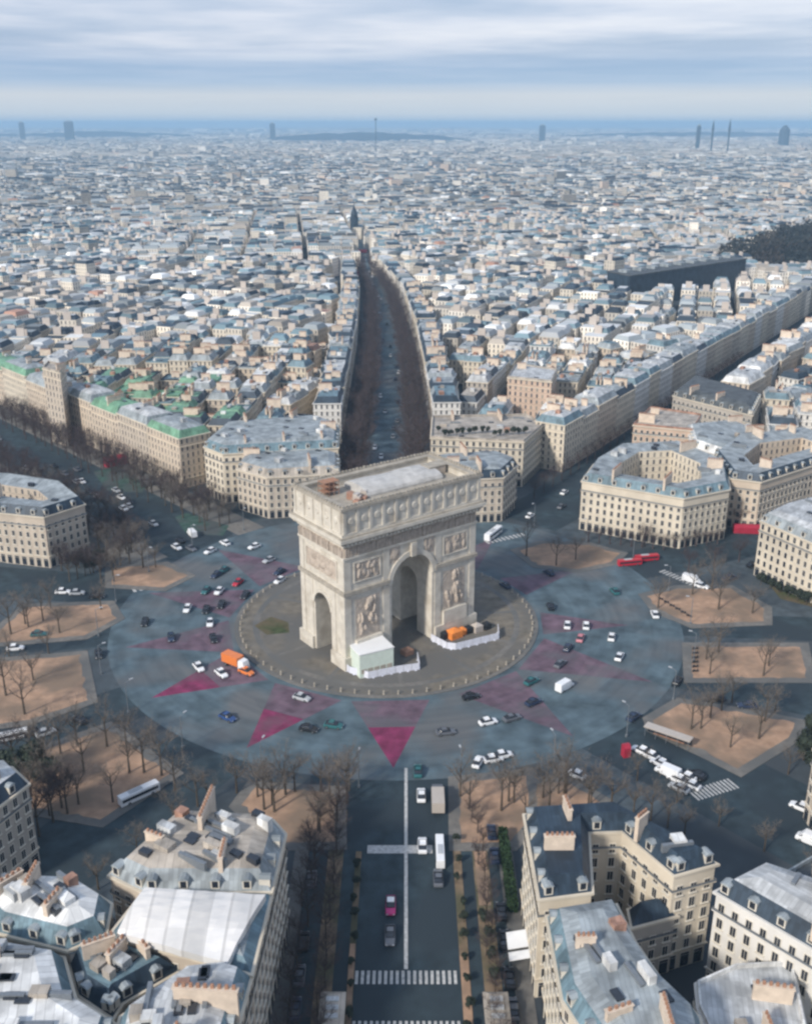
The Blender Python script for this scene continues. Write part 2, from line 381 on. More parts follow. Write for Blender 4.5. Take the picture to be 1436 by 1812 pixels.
# Avenue in front (towards the camera): strips, markings
for k_z, (x0, x1, y0, y1, m) in enumerate(((-16.4, -13.2, 60, 190, 'dirt'), (-10.6, -9.4, 60, 176, 'dirt'), (9.9, 11.6, 60, 190, 'dirt'), (14.0, 17.2, 60, 178, 'dirt'),
                          (-23.5, -20.6, 50, 192, 'paving'), (19.4, 22.6, 50, 192, 'paving'))):
    sheet('verge' if m != 'paving' else 'pavement', [(x0, y0), (x1, y0), (x1, y1), (x0, y1)], .085 + .004*k_z, m, thick=.07)
for x0, x1, y0, y1 in ((14.4, 16.8, 160, 176), (9.95, 11.5, 120, 147), (-10.5, -9.5, 128, 150)):
    sheet('sand_patch', [(x0, y0), (x1, y0), (x1, y1), (x0, y1)], .125, 'sand')
mb = MB()
def mark(x0, x1, y0, y1, z=.030): mb.face([(x0, y0, z), (x1, y0, z), (x1, y1, z), (x0, y1, z)])
mark(-.35, .35, W(700,1715)[1], 206)
yb = W(700, 1503)[1]; mark(-8.2, 5.6, yb - 1.3, yb + 1.3, .034)
yz = W(700, 1730)[1]
x = -9.2
while x < 9.6: mark(x, x + .55, yz - 1.5, yz + 1.6); x += 1.05
yz2 = W(700, 1812)[1]; x = -9.2
while x < 9.6: mark(x, x + .5, yz2 - 2.5, yz2 + .6); x += 1.0
def zebra(p, q, n, wd):
    p = Vector(p); q = Vector(q); d = (q-p).normalized(); nn = Vector((-d.y, d.x))*wd/2
    for i in range(n):
        a = p + (q-p)*(i/n); b = p + (q-p)*((i+.5)/n); mb.face([(*v, .030) for v in ccw([a-nn, b-nn, b+nn, a+nn])])
zebra(W(1225,1408), W(1300,1385), 12, 4.0); zebra(W(1170,1010), W(1240,1040), 12, 3)
zebra(W(860,960), W(930,945), 10, 3); zebra(W(235,1045), W(330,1025), 9, 3); zebra(W(30,1130), W(60,1118), 5, 3.5)
mb.build('road_markings', M['paint'])['kind'] = 'structure'
for o_a, o_b in ((0, 12), (42, 60)):
    nn_ = Vector((-.733, -.68)); a_ = CH0 + CHD*-25; b_ = CH0 + CHD*300
    sheet('pavement', [tuple(a_ + nn_*o_a), tuple(b_ + nn_*o_a), tuple(b_ + nn_*o_b), tuple(a_ + nn_*o_b)], .02 + (o_a > 0)*.002, 'paving')
# teal court and lawn along the wide avenue on the left
sheet('lawn', [W(*p) for p in ((165,835),(210,825),(262,860),(250,872),(190,868))], .034, 'lawn_green')
sheet('lawn', [W(*p) for p in ((310,915),(330,908),(405,930),(395,948),(330,945))], .034, 'lawn_green')
sheet('lawn', [W(*p) for p in ((1340,1010),(1400,1020),(1436,1040),(1440,1075),(1380,1060))], .034, 'grass')

# ------------------------------------------------------------------ the triumphal arch
AA = R_(36.9); AC = (-5.0, 275.8, .16)
def zrot(p): return (AC[0] + p[0]*math.cos(AA) - p[1]*math.sin(AA), AC[1] + p[0]*math.sin(AA) + p[1]*math.cos(AA), AC[2] + p[2])
arch = empty('triumphal_arch', AC, AA)
tag(arch, 'huge cream stone triumphal arch on the round island in the middle of the plaza', 'arch')
LX, LY = 46.6, 22.6; HX, HY = LX/2, LY/2
def arc_prism(hw, top, ln, along):
    sp = top - hw; pr = [(-hw, -1.0), (hw, -1.0)] + [(hw*math.cos(t), sp + hw*math.sin(t)) for t in [math.pi*i/20 for i in range(21)]]
    bm = bmesh.new(); f = []
    for s_ in (-ln, ln): f.append([bm.verts.new(((x, s_, z) if along == 'y' else (s_, x, z))) for x, z in pr])
    n = len(pr)
    for i in range(n): bm.faces.new((f[0][i], f[0][(i+1) % n], f[1][(i+1) % n], f[1][i]))
    bm.faces.new(f[0]); bm.faces.new(f[1][::-1]); bmesh.ops.recalc_face_normals(bm, faces=bm.faces)
    me = bpy.data.meshes.new('cut'); bm.to_mesh(me); bm.free(); return bpy.data.objects.new('cut', me)
bb = MB(); bb.box(-HX, HX, -HY, HY, 0, 37.6); body = bb.build('body', M['stone'], arch)
bm = bmesh.new(); bm.from_mesh(body.data); bmesh.ops.remove_doubles(bm, verts=bm.verts, dist=1e-4); bmesh.ops.recalc_face_normals(bm, faces=bm.faces); bm.to_mesh(body.data); bm.free()
cuts = [arc_prism(7.3, 29.4, 30, 'y'), arc_prism(4.2, 19.6, 40, 'x')]
mods = []
for c in cuts:
    COL.objects.link(c); c.parent = arch; md = body.modifiers.new('b', 'BOOLEAN'); md.operation = 'DIFFERENCE'; md.object = c; md.solver = 'EXACT'; mods.append(md)
bpy.context.view_layer.update()
dg_ = bpy.context.evaluated_depsgraph_get(); nm_ = bpy.data.meshes.new_from_object(body.evaluated_get(dg_)); body.modifiers.clear(); body.data = nm_
for c in cuts: bpy.data.objects.remove(c)
if not body.data.materials: body.data.materials.append(M['stone'])
# openings on the ring outlines: helper making a ring band outside the shaft, skipping gaps
def band(mbx, z0, z1, out, gaps=True, gx=7.3, gy=4.2):
    segs = []
    for sy in (-1, 1):
        xs = [(-HX - out, -gx - .9), (gx + .9, HX + out)] if gaps and z0 < 29 else [(-HX - out, HX + out)]
        for x0, x1 in xs: mbx.box(x0, x1, min(sy*HY, sy*(HY+out)), max(sy*HY, sy*(HY+out)), z0, z1)
    for sx in (-1, 1):
        ys = [(-HY, -gy - .6), (gy + .6, HY)] if gaps and z0 < 18 else [(-HY, HY)]
        for y0, y1 in ys: mbx.box(min(sx*HX, sx*(HX+out)), max(sx*HX, sx*(HX+out)), y0, y1, z0, z1)
m_ = MB(); band(m_, 0, 3.9, .9); m_.build_each('plinth', M['stone'], arch)
m_ = MB(); band(m_, 22.9, 24.0, .7); m_.build_each('string_course', M['stone_dark'], arch)
m_ = MB()                                                       # corner pilasters
for sx in (-1, 1):
    for sy in (-1, 1):
        for z0, z1 in ((3.9, 22.7), (24.1, 33.6)):
            x0, x1 = sorted((sx*(HX+.22), sx*(HX-2.0))); y0, y1 = sorted((sy*HY, sy*(HY+.22))); m_.box(x0, x1, y0, y1, z0, z1)
            x0, x1 = sorted((sx*(HX-.0), sx*(HX+.22))); y0, y1 = sorted((sy*(HY-.02), sy*(HY-2.0))); m_.box(x0, x1, y0, y1, z0, z1)
            x0, x1 = sorted((sx*8.2, sx*10.4)); y0, y1 = sorted((sy*HY, sy*(HY+.22))); m_.box(x0, x1, y0, y1, z0, z1)
            if z1 < 23:
                x0, x1 = sorted((sx*HX, sx*(HX+.22))); y0, y1 = sorted((sy*5.0, sy*6.8)); m_.box(x0, x1, y0, y1, z0, z1)
m_.build_each('pilaster', M['stone'], arch)
for z0_, z1_ in ((33.6, 34.3), (37.4, 38.0)):
    m_ = MB(); band(m_, z0_, z1_, .5, False); m_.build('architrave', M['stone'], arch)
rr = random.Random(3)                                 # carved frieze: rows of figures on each side
for ax in ('y', 'x'):
    for sg in (-1, 1):
        m_ = MB(); H1, H2 = (HX, HY) if ax == 'y' else (HY, HX); t = -H1 + .3
        def fb(a0, a1, d0, d1, z0, z1):
            d0, d1 = sorted((sg*(H2+d0), sg*(H2+d1)))
            m_.box(a0, a1, d0, d1, z0, z1) if ax == 'y' else m_.box(d0, d1, a0, a1, z0, z1)
        fb(-H1 + .1, H1 - .1, 0, .1, 34.31, 37.39)
        while t < H1 - .6: fb(t, t + .55, .1, .35 + rr.random()*.3, 34.4, 36.6 + rr.random()*.7); t += .8
        m_.build('frieze', M['stone_relief'], arch)

m_ = MB()
for z0, z1, o_, mm in ((38.0, 38.7, .9, 0), (38.7, 39.3, 1.7, 1), (39.3, 40.3, 2.2, 0), (40.3, 40.7, 1.9, 1)): m_.box(-HX-o_, HX+o_, -HY-o_, HY+o_, z0, z1, mm)
k = -HX - 1.2
while k < HX + 1.2:
    for sy in (-1, 1): y0, y1 = sorted((sy*(HY+.9), sy*(HY+1.65))); m_.box(k, k+.6, y0, y1, 38.1, 38.7)
    k += 1.3
m_.build('cornice', [M['stone'], M['stone_dark']], arch)
at = MB(); a_ = .9
at.box(-HX-a_-.3, HX+a_+.3, -HY-a_-.3, HY+a_+.3, 40.7, 41.5)
for x0, x1, y0, y1 in ((-HX-a_, HX+a_, -HY-a_, -HY+1), (-HX-a_, HX+a_, HY-1, HY+a_), (-HX-a_, -HX+1, -HY+1, HY-1), (HX-1, HX+a_, -HY+1, HY-1)):
    at.box(x0, x1, y0, y1, 41.5, 48.2)
at.build('attic_wall', M['stone'], arch)
m_ = MB(); o_ = a_ + .55
for x0, x1, y0, y1 in ((-HX-o_, HX+o_, -HY-o_, -HY+1.2), (-HX-o_, HX+o_, HY-1.2, HY+o_), (-HX-o_, -HX+1.2, -HY+1.2, HY-1.2), (HX-1.2, HX+o_, -HY+1.2, HY-1.2)):
    m_.box(x0, x1, y0, y1, 48.2, 49.0)
rr = random.Random(5)
for sy in (-1, 1):
    x = -HX - .8
    while x < HX + .8: m_.box(x, x + .7, sy*(HY+.9) - .25, sy*(HY+.9) + .25, 49.0, 49.55 + .25*rr.random()); x += 1.25
for sx in (-1, 1):
    y = -HY - .2
    while y < HY: m_.box(sx*(HX+.9) - .25, sx*(HX+.9) + .25, y, y + .7, 49.0, 49.55 + .25*rr.random()); y += 1.25
m_.build('parapet', M['stone_dark'], arch)
m_ = MB(); m_.box(-HX+1.02, HX-1.02, -HY+1.02, HY-1.02, 41.52, 46.6); m_.build('roof_terrace', M['stone_dark'], arch)
# attic pilasters (parts one could count) and round shields
def disc(mbx, c, nrm, r, th, n=14):
    c = Vector(c); nrm = Vector(nrm); a = Vector((0, 0, 1)); b = nrm.cross(a)
    A = [c + (a*math.cos(2*math.pi*i/n) + b*math.sin(2*math.pi*i/n))*r for i in range(n)]
    B = [c + nrm*th + (a*math.cos(2*math.pi*i/n) + b*math.sin(2*math.pi*i/n))*r*.75 for i in range(n)]
    mbx.loft([[tuple(p) for p in A], [tuple(p) for p in B]], 0, True)
sh = MB(); disc(sh, (0, 0, 0), (0, -1, 0), 1.05, .3); shm = sh.mesh('shield', M['stone'])
pl = MB(); pl.box(-.45, .45, -.32, 0, 41.5, 48.2); plm = pl.mesh('attic_pilaster', M['stone'])
for sy in (-1, 1):
    for i in range(12):
        x = -HX - .2 + (LX + .4)*i/11
        o = bpy.data.objects.new('attic_pilaster', plm); COL.objects.link(o); o.parent = arch; o.location = (x, sy*(HY+a_), 0); o.rotation_euler.z = 0 if sy < 0 else math.pi
        if i < 11:
            o = bpy.data.objects.new('shield', shm); COL.objects.link(o); o.parent = arch; o.location = (x + (LX+.4)/22, sy*(HY+a_-.02), 44.9); o.rotation_euler.z = 0 if sy < 0 else math.pi
for sx in (-1, 1):
    for i in range(6):
        y = -HY - .2 + (LY + .4)*i/5
        o = bpy.data.objects.new('attic_pilaster', plm); COL.objects.link(o); o.parent = arch; o.location = (sx*(HX+a_), y, 0); o.rotation_euler.z = sx*math.pi/2
        if i < 5:
            o = bpy.data.objects.new('shield', shm); COL.objects.link(o); o.parent = arch; o.location = (sx*(HX+a_-.02), y + (LY+.4)/10, 44.9); o.rotation_euler.z = sx*math.pi/2
# archivolts, impost, coffers
def archivolt(hw, top, wd, out, face):
    sp = top - hw; n = 22
    for s_ in (-1, 1):
        m_ = MB()
        for i in range(n):
            t0, t1 = math.pi*i/n, math.pi*(i+1)/n
            q = [((hw + e)*math.cos(t), sp + (hw + e)*math.sin(t)) for e, t in ((0, t0), (wd, t0), (wd, t1), (0, t1))]
            for half, (e0) in ((0, 0),):
                if face == 'y': A = [(x, s_*HY, z) for x, z in q]; B = [(x, s_*(HY+out), z) for x, z in q]
                else: A = [(s_*HX, x, z) for x, z in q]; B = [(s_*(HX+out), x, z) for x, z in q]
                m_.loft([A, B], 0, True)
        m_.build('archivolt', M['stone'], arch)
archivolt(7.3, 29.4, 1.5, .45, 'y'); archivolt(4.2, 19.6, 1.0, .35, 'x')
m_ = MB()
for sy in (-1, 1): y0, y1 = sorted((sy*HY, sy*(HY+1.0))); m_.box(-.9, .9, y0, y1, 29.2, 33.4)
m_.build_each('keystone', M['stone'], arch)
def relief(w_, h_, depth, seed, nfig, base=True):
    """carved high relief: figures as overlapping bumps on a fine grid, facing -y"""
    r = random.Random(seed); nx, nz = max(10, int(w_*4)), max(10, int(h_*4)); fig = []
    for i in range(nfig):
        cx_, cz = r.uniform(-.4, .4)*w_, r.uniform(.12, .9)*h_
        fig.append((cx_, cz, r.uniform(.35, .9), r.uniform(.8, 2.1), r.uniform(.4, 1.0), r.uniform(-.6, .6)))
    m_ = MB(); g = []
    for j in range(nz+1):
        row = []
        for i in range(nx+1):
            x, z = (i/nx - .5)*w_, j/nz*h_; d = 0
            for cx_, cz, a, b, am, tl in fig:
                dx = (x-cx_) - tl*(z-cz)*.4; q = (dx/a)**2 + ((z-cz)/b)**2
                if q < 1: d = max(d, am*math.sqrt(1-q))
            d *= depth; d += .10*noise.noise(Vector((x*1.7, z*1.7, seed)))
            e = min(i, nx-i, j, nz-j)
            row.append((x, -(d if e else 0) , z))
        g.append(row)
    for j in range(nz):
        for i in range(nx): m_.face([g[j][i], g[j][i+1], g[j+1][i+1], g[j+1][i]])
    return m_
def put(mb_, name, x, y, z, rz, m='stone_relief'):
    o = mb_.build(name, M[m], arch); o.location = (x, y, z); o.rotation_euler.z = rz; return o
def frame_mb(w_, h_, t=.35, d=.3):
    m_ = MB()
    for x0, x1, z0, z1 in ((-w_/2-t, w_/2+t, -t, 0), (-w_/2-t, w_/2+t, h_, h_+t), (-w_/2-t, -w_/2, 0, h_), (w_/2, w_/2+t, 0, h_)): m_.box(x0, x1, -d, 0, z0, z1)
    return m_
for sy, rz in ((-1, 0), (1, math.pi)):
    for sx in (-1, 1):
        put(relief(8.2, 12.2, 1.1, 11+sx+3*sy, 16), 'relief_group', sx*15.6, sy*(HY+.05), 8.6, rz)
        m_ = MB(); m_.box(-4.4, 4.4, -1.0, 0, 3.9, 8.4); put(m_, 'relief_pedestal', sx*15.6, sy*HY, 0, rz, 'stone')
        put(relief(8.4, 5.4, .5, 31+sx+3*sy, 18), 'relief_panel', sx*15.7, sy*(HY+.05), 26.4, rz)
        put(frame_mb(8.4, 5.4), 'panel_frame', sx*15.7, sy*(HY), 26.4, rz, 'stone')
        put(relief(3.6, 5.0, .5, 51+sx+3*sy, 5), 'spandrel_figure', sx*6.1, sy*(HY+.04), 28.4, rz)
for sx, rz in ((-1, -math.pi/2), (1, math.pi/2)):
    put(relief(15.5, 5.6, .5, 71+sx, 30), 'relief_panel', sx*(HX+.05), 0, 26.2, rz)
    put(frame_mb(15.5, 5.6), 'panel_frame', sx*HX, 0, 26.2, rz, 'stone')
# rooftop tents, scaffold and a dark hatch: things standing on the arch roof
def vault_tent(name, label, c, sx, sy, h_, mname):
    m_ = MB(); rg = []
    for i in range(9):
        x = -sx/2 + sx*i/8; rg.append([(x, -sy/2, 0)] + [(x, -sy/2*math.cos(t), .6 + h_*math.sin(t)*(.9+.1*math.sin(i*1.3))) for t in [math.pi*j/8 for j in range(9)]] + [(x, sy/2, 0)])
    m_.loft(rg, 0, True); o = m_.build(name, M[mname]); p = zrot(c); o.location = p; o.rotation_euler.z = AA; tag(o, label, 'tent'); return o
vault_tent('white_tent', 'long low pale grey tent on the roof terrace of the stone arch', (3.5, 2.2, 46.6), 27, 12, 2.3, 'tent_grey')
m_ = MB(); rr = random.Random(2)
for i in range(10): m_.obox((rr.uniform(-4, 4), rr.uniform(-2.5, 2.5)), rr.random(), rr.uniform(1, 2.4), rr.uniform(.8, 2), 0, rr.uniform(.8, 2.2), i % 2)
o = m_.build('material_stack', [M['paint_beige'], M['roof_clay']]); o.location = zrot((-13, -3.5, 46.6)); o.rotation_euler.z = AA; tag(o, 'heap of beige and brick coloured crates on the arch roof at its near corner', 'stack')
m_ = MB()
for x in range(4):
    for y in range(3): m_.box(x*1.6-.06, x*1.6+.06, y*1.6-.06, y*1.6+.06, 0, 4.2)
    for z in (1.4, 2.8, 4.2): m_.box(x*1.6-.05, x*1.6+.05, -.06, 3.26, z-.05, z+.05)
for z in (1.4, 2.8, 4.2): m_.box(-.1, 4.9, -.05, 3.3, z-.14, z-.08)
o = m_.build('scaffold', M['terracotta']); o.location = zrot((-19.5, 3.5, 46.6)); o.rotation_euler.z = AA; tag(o, 'dark red scaffold on the left end of the arch roof', 'scaffold')
m_ = MB(); m_.box(-3, 3, -2, 2, 0, 2.6, 0); m_.box(-3.2, 3.2, -2.2, 2.2, 2.6, 2.9, 1)
o = m_.build('stair_hut', [M['stone_relief'], M['stone_dark']]); o.location = zrot((18, 2, 46.6)); o.rotation_euler.z = AA; tag(o, 'low stone stair hut on the right end of the arch roof', 'hut')
# things at the foot of the arch
def loc_px(px, py): x, y = W(px, py); return (x, y, .165)
k = MB(); k.box(-5.2, 5.2, -4.0, 4.0, 0, 7.2); kx = empty('kiosk', loc_px(656, 1183), AA - R_(10)); tag(kx, 'pale green white cube shaped site cabin at the near corner of the stone arch', 'cabin')
k.build('wall', M['kiosk'], kx); k = MB(); k.box(-5.35, 5.35, -4.15, 4.15, 7.2, 7.5); k.build('roof', M['tent'], kx)
k = MB()
for i in range(5): k.box(-4.7 + i*1.95, -3.1 + i*1.95, -4.06, -4.0, 1.2, 2.6)
k.build_each('window', M['stone_dark'], kx)
def barrier_ring(name, label, pts, h_=1.9, m='barrier'):
    e = empty(name, (*W(*pts[0]), .165)); tag(e, label, 'fence'); o0 = Vector(W(*pts[0]))
    for a, b in zip(pts[:-1], pts[1:]):
        A, B = Vector(W(*a)) - o0, Vector(W(*b)) - o0; n = max(1, round((B-A).length/2.6)); ang = math.atan2((B-A).y, (B-A).x)
        for i in range(n):
            c = A.lerp(B, (i+.5)/n); mm = MB(); mm.obox(c, ang, (B-A).length/n - .12, .12, .1, h_, 0); mm.obox(c, ang, .5, .7, 0, .12, 0)
            mm.build('panel', M[m], e)
barrier_ring('site_hoarding', 'white site hoarding round the foot of the near pier below the green white cabin', [(596,1172),(618,1192),(652,1202),(700,1192),(742,1186),(738,1166)], 2.2)
barrier_ring('site_hoarding', 'white site hoarding round the orange tents at the right pier', [(762,1134),(790,1149),(806,1151),(850,1140),(882,1132),(880,1116)], 2.2)
def cluster(name, label, cat, px, py, items):
    x, y = W(px, py); e = empty(name, (x, y, .165), AA); tag(e, label, cat)
    for nm, mm, (dx, dy, sx_, sy_, h_) in items:
        m2 = MB(); m2.loft([[(dx-sx_/2, dy-sy_/2, 0), (dx+sx_/2, dy-sy_/2, 0), (dx+sx_/2, dy+sy_/2, 0), (dx-sx_/2, dy+sy_/2, 0)],
                            [(dx-sx_/2, dy-sy_/2, h_*.7), (dx+sx_/2, dy-sy_/2, h_*.7), (dx+sx_/2, dy+sy_/2, h_*.7), (dx-sx_/2, dy+sy_/2, h_*.7)],
                            [(dx-.2, dy-.2, h_), (dx+.2, dy-.2, h_), (dx+.2, dy+.2, h_), (dx-.2, dy+.2, h_)]]); m2.build(nm, M[mm], e)
cluster('work_tent', 'bright orange pointed tent inside the hoarding at the right pier', 'tent', 803, 1128, [('canopy', 'orange', (0, 0, 4.2, 3.2, 3.2)), ('canopy', 'orange', (3.4, .3, 2.6, 2.6, 2.2))])
cluster('work_tent', 'black tent left of the bright orange tent at the right pier', 'tent', 787, 1129, [('canopy', 'black', (0, 0, 2.4, 2.2, 2.4))])
cluster('work_tent', 'pale yellow tent between two black ones at the right pier', 'tent', 843, 1117, [('canopy', 'paint_beige', (0, 0, 3.0, 2.6, 2.8))])
cluster('work_tent', 'black tent right of the bright orange tent at the right pier', 'tent', 828, 1120, [('canopy', 'black', (0, 0, 2.4, 2.2, 2.6))])
cluster('work_tent', 'black tent at the right end of the hoarding by the right pier', 'tent', 860, 1113, [('canopy', 'black', (0, 0, 2.2, 2.2, 2.6))])
cluster('work_tent', 'small dull orange tent under the main vault behind the cabin', 'tent', 720, 1158, [('canopy', 'terracotta', (0, 0, 3.0, 2.6, 2.2))])
# bollards on the island edge
bo = MB(); bo.loft([[(r*math.cos(t), r*math.sin(t), z) for t in [2*math.pi*i/8 for i in range(8)]] for r, z in ((.3, 0), (.3, .25), (.2, .3), (.2, 1.0), (.26, 1.05), (.12, 1.25))]); bom = bo.mesh('stone_bollard', M['stone_dark'])
for i in range(72):
    t = 2*math.pi*i/72; o = bpy.data.objects.new('stone_bollard', bom); COL.objects.link(o); o.location = (IC.x + (RI-1.4)*math.cos(t), IC.y + (RI-1.4)*math.sin(t), .16); o.scale = (1, 1, 1)
    tag(o, 'short grey bollard in the ring along the kerb of the round island', 'bollard', 'bollards round the island kerb')

# ------------------------------------------------------------------ buildings
def uvwall(mb_, a, b, z0, z1, m, bay=2.7, st=3.15, col=(1, 1, 1)):
    l = math.hypot(b[0]-a[0], b[1]-a[1]); nb = max(1, round(l/bay)); ns = (z1-z0)/st; ns = max(1, round(ns))
    mb_.face([(*a, z0), (*b, z0), (*b, z1), (*a, z1)], m, [(0, 0), (nb, 0), (nb, ns), (0, ns)], col)
def chimney_mb(l=4.5, h_=2.6, n=6):
    m_ = MB(); m_.box(-l/2, l/2, -.38, .38, -2.5, h_, 0); m_.box(-l/2-.12, l/2+.12, -.5, .5, h_, h_+.2, 0)
    for i in range(n):
        x = -l/2 + l*(i+.5)/n; m_.box(x-.17, x+.17, -.17, .17, h_+.2, h_+.85, 1)
    return m_
CHM = [chimney_mb(l, h_, n).mesh('chimney', [M['chimney'], M['terracotta']]) for l, h_, n in ((4.5, 2.4, 6), (6.5, 2.9, 9), (3.0, 2.0, 4))]
wm = MB(); wm.box(-.68, .68, -.10, 0, 0, 2.15, 0); wm.box(-.50, .50, -.135, -.10, .12, 2.0, 1); wm.box(-.03, .03, -.16, -.135, .12, 2.0, 0); wm.box(-.85, .85, -.34, 0, -.16, 0, 0)
WINM = wm.mesh('window', [M['frame'], M['glass']])
sf = MB(); sf.box(-1.05, 1.05, -.10, 0, 0, 3.3, 0); sf.box(-.88, .88, -.14, -.10, .1, 2.6, 1); sf.box(-.88, .88, -.14, -.10, 2.72, 3.2, 1)
SHOPM = sf.mesh('shop_front', [M['frame'], M['glass']])
dm = MB(); dm.box(-.75, .75, -.2, 1.7, 0, 1.75, 0); dm.box(-.5, .5, -.24, -.2, .25, 1.55, 1)
dm.loft([[(-.95, -.35, 1.75), (.95, -.35, 1.75), (.95, 1.7, 1.75), (-.95, 1.7, 1.75)], [(-.3, -.3, 2.15), (.3, -.3, 2.15), (.3, 1.7, 2.15), (-.3, 1.7, 2.15)]], 2)
DORM = dm.mesh('dormer', [M['frame'], M['glass'], M['roof_zinc']])
def inst(name, me, parent, loc, rz, sc=None):
    o = bpy.data.objects.new(name, me); COL.objects.link(o); o.parent = parent; o.location = loc; o.rotation_euler = (0, 0, rz)
    if sc: o.scale = sc
    return o
HAND = []       # footprints of hand-placed buildings (exclusion for the generated city)
NEARW = []
def bld(label, px, h, wall=0, mansard='slate', top='zinc', court=None, near=True, dormers=True, chim=4, st=3.15, mh=3.0, mi=1.6, world=None, name='apartment_building', group=None, seed=0, flat=False, winbase=4.0, litter=0):
    poly = ccw(world if world else [W(x, y, h) for x, y in px]); HAND.append(poly)
    cx_ = sum(p[0] for p in poly)/len(poly); cy_ = sum(p[1] for p in poly)/len(poly)
    e = empty(name, (cx_, cy_, .0)); tag(e, label, 'building', group); r = random.Random(seed + int(cx_*7))
    poly = [(x-cx_, y-cy_) for x, y in poly]; n = len(poly)
    mb_ = MB()
    for i in range(n): uvwall(mb_, poly[i], poly[(i+1) % n], 0, h, 0, st=st)
    inner = None
    if court:
        inner = offset(poly, -court)
        for i in range(n): uvwall(mb_, inner[(i+1) % n], inner[i], 0, h + (0 if flat else mh*.6), 1, st=st)
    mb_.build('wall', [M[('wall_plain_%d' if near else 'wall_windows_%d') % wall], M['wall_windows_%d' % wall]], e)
    for nm_c, z0, z1, d in (('cornice', h-.45, h+.02, .45), ('balcony', h-4.0, h-3.75, .3), ('string_course', 4.1, 4.35, .25)):
        cm = MB(); oo = offset(poly, d); oi = offset(poly, -.05)
        for i in range(n):
            j = (i+1) % n
            cm.face([(*oo[i], z0), (*oo[j], z0), (*oo[j], z1), (*oo[i], z1)]); cm.face([(*oo[i], z1), (*oo[j], z1), (*oi[j], z1), (*oi[i], z1)]); cm.face([(*oi[i], z0), (*oi[j], z0), (*oo[j], z0), (*oo[i], z0)])
        if nm_c == 'balcony' and near:
            rl = MB(); oq = offset(poly, .36)
            for i in range(n): j = (i+1) % n; rl.face([(*oo[i], z1), (*oo[j], z1), (*oo[j], z1+.5), (*oo[i], z1+.5)])
            rl.build('railing', M['metal_grey'], e)
        cm.build(nm_c, M['wall_plain_%d' % (2 if wall != 4 else 4)], e)
    # roof
    rm = MB(); dir_ = max(((poly[(i+1) % n][0]-poly[i][0], poly[(i+1) % n][1]-poly[i][1]) for i in range(n)), key=lambda d: math.hypot(*d)); dir_ = (-dir_[1], dir_[0])
    if flat:
        mh_ = .9; ii = offset(poly, -.35)
        for i in range(n):
            j = (i+1) % n
            rm.rface([(*poly[i], h), (*poly[j], h), (*poly[j], h+mh_), (*poly[i], h+mh_)], 0); rm.rface([(*poly[i], h+mh_), (*poly[j], h+mh_), (*ii[j], h+mh_), (*ii[i], h+mh_)], 0)
            rm.rface([(*ii[j], h+.1), (*ii[i], h+.1), (*ii[i], h+mh_), (*ii[j], h+mh_)], 0)
        ring = ii; rz_ = h+.1; topz = rz_
    else:
        m1 = offset(poly, -mi)
        for i in range(n):
            j = (i+1) % n; rm.rface([(*poly[i], h), (*poly[j], h), (*m1[j], h+mh), (*m1[i], h+mh)], 0)
        ring = m1; rz_ = h+mh; topz = rz_
    if inner:
        for i in range(n): j = (i+1) % n; rm.rface([(*ring[i], rz_), (*ring[j], rz_), (*inner[j], rz_ - (0 if flat else mh*.4)), (*inner[i], rz_ - (0 if flat else mh*.4))], 1)
    else:
        c2 = offset(ring, -2.6) if abs(area(ring)) > 160 and not flat else None
        if c2 and area(c2) > 20:
            for i in range(n): j = (i+1) % n; rm.rface([(*ring[i], rz_), (*ring[j], rz_), (*c2[j], rz_+1.0), (*c2[i], rz_+1.0)], 1)
            rm.rface([(*p, rz_+1.0) for p in c2], 1, dir_); topz = rz_ + 1.0
        else: rm.rface([(*p, rz_) for p in ring], 1, dir_)
    roof_o = rm.build('roof', [M['roof_'+mansard], M['roof_'+top]], e)
    # windows, dormers, only on walls the drone can see
    wl = []; dl = []; sl_ = []
    for i in range(n):
        a = Vector(poly[i]); b = Vector(poly[(i+1) % n]); d = b-a; l = d.length; d.normalize(); nn = Vector((d.y, -d.x)); mid = (a+b)/2 + Vector((cx_, cy_))
        if nn.dot(-mid) < 0 or l < 2: continue
        ang = math.atan2(d.y, d.x); nb = max(1, round(l/2.7))
        for k in range(nb):
            p = a + d*(l*(k+.5)/nb); z = winbase + .5
            while z + 2.6 < h: wl.append(((p.x, p.y, z), ang, (p + Vector((cx_, cy_))).length)); z += st
            sl_.append(((p.x, p.y, .15), ang, (p + Vector((cx_, cy_))).length)); q = p - nn*.35
            if dormers and not flat and k % 2 == 0: dl.append(((q.x, q.y, h+.35), ang))
    if near:
        sl_.sort(key=lambda t: t[2])
        for p, ang, _ in sl_[:40]: inst('shop_front', SHOPM, e, p, ang)
        wl.sort(key=lambda t: t[2])
        for p, ang, _ in wl[:100]: inst('window', WINM, e, p, ang)
        if len(wl) > 100:
            sm = MB()
            for p, ang, _ in wl[100:]:
                ca, sa = math.cos(ang), math.sin(ang)
                def T(x, y): return (p[0]+x*ca-y*sa, p[1]+x*sa+y*ca)
                for x0, x1, y0, y1, z0, z1, mm in ((-.68, .68, -.1, 0, 0, 2.15, 0), (-.5, .5, -.135, -.1, .12, 2.0, 1)): sm.prism([T(x0, y0), T(x1, y0), T(x1, y1), T(x0, y1)], p[2]+z0, p[2]+z1, mm, bottom=True)
            sm.build('window', [M['frame'], M['glass']], e)['kind'] = 'stuff'
        for p, ang in dl[:24]: inst('dormer', DORM, roof_o, p, ang)
    # chimneys: on the longest edges' party-wall lines
    L_ = sorted(range(n), key=lambda i: -(Vector(poly[i])-Vector(poly[(i+1) % n])).length)[:3]
    per = 0
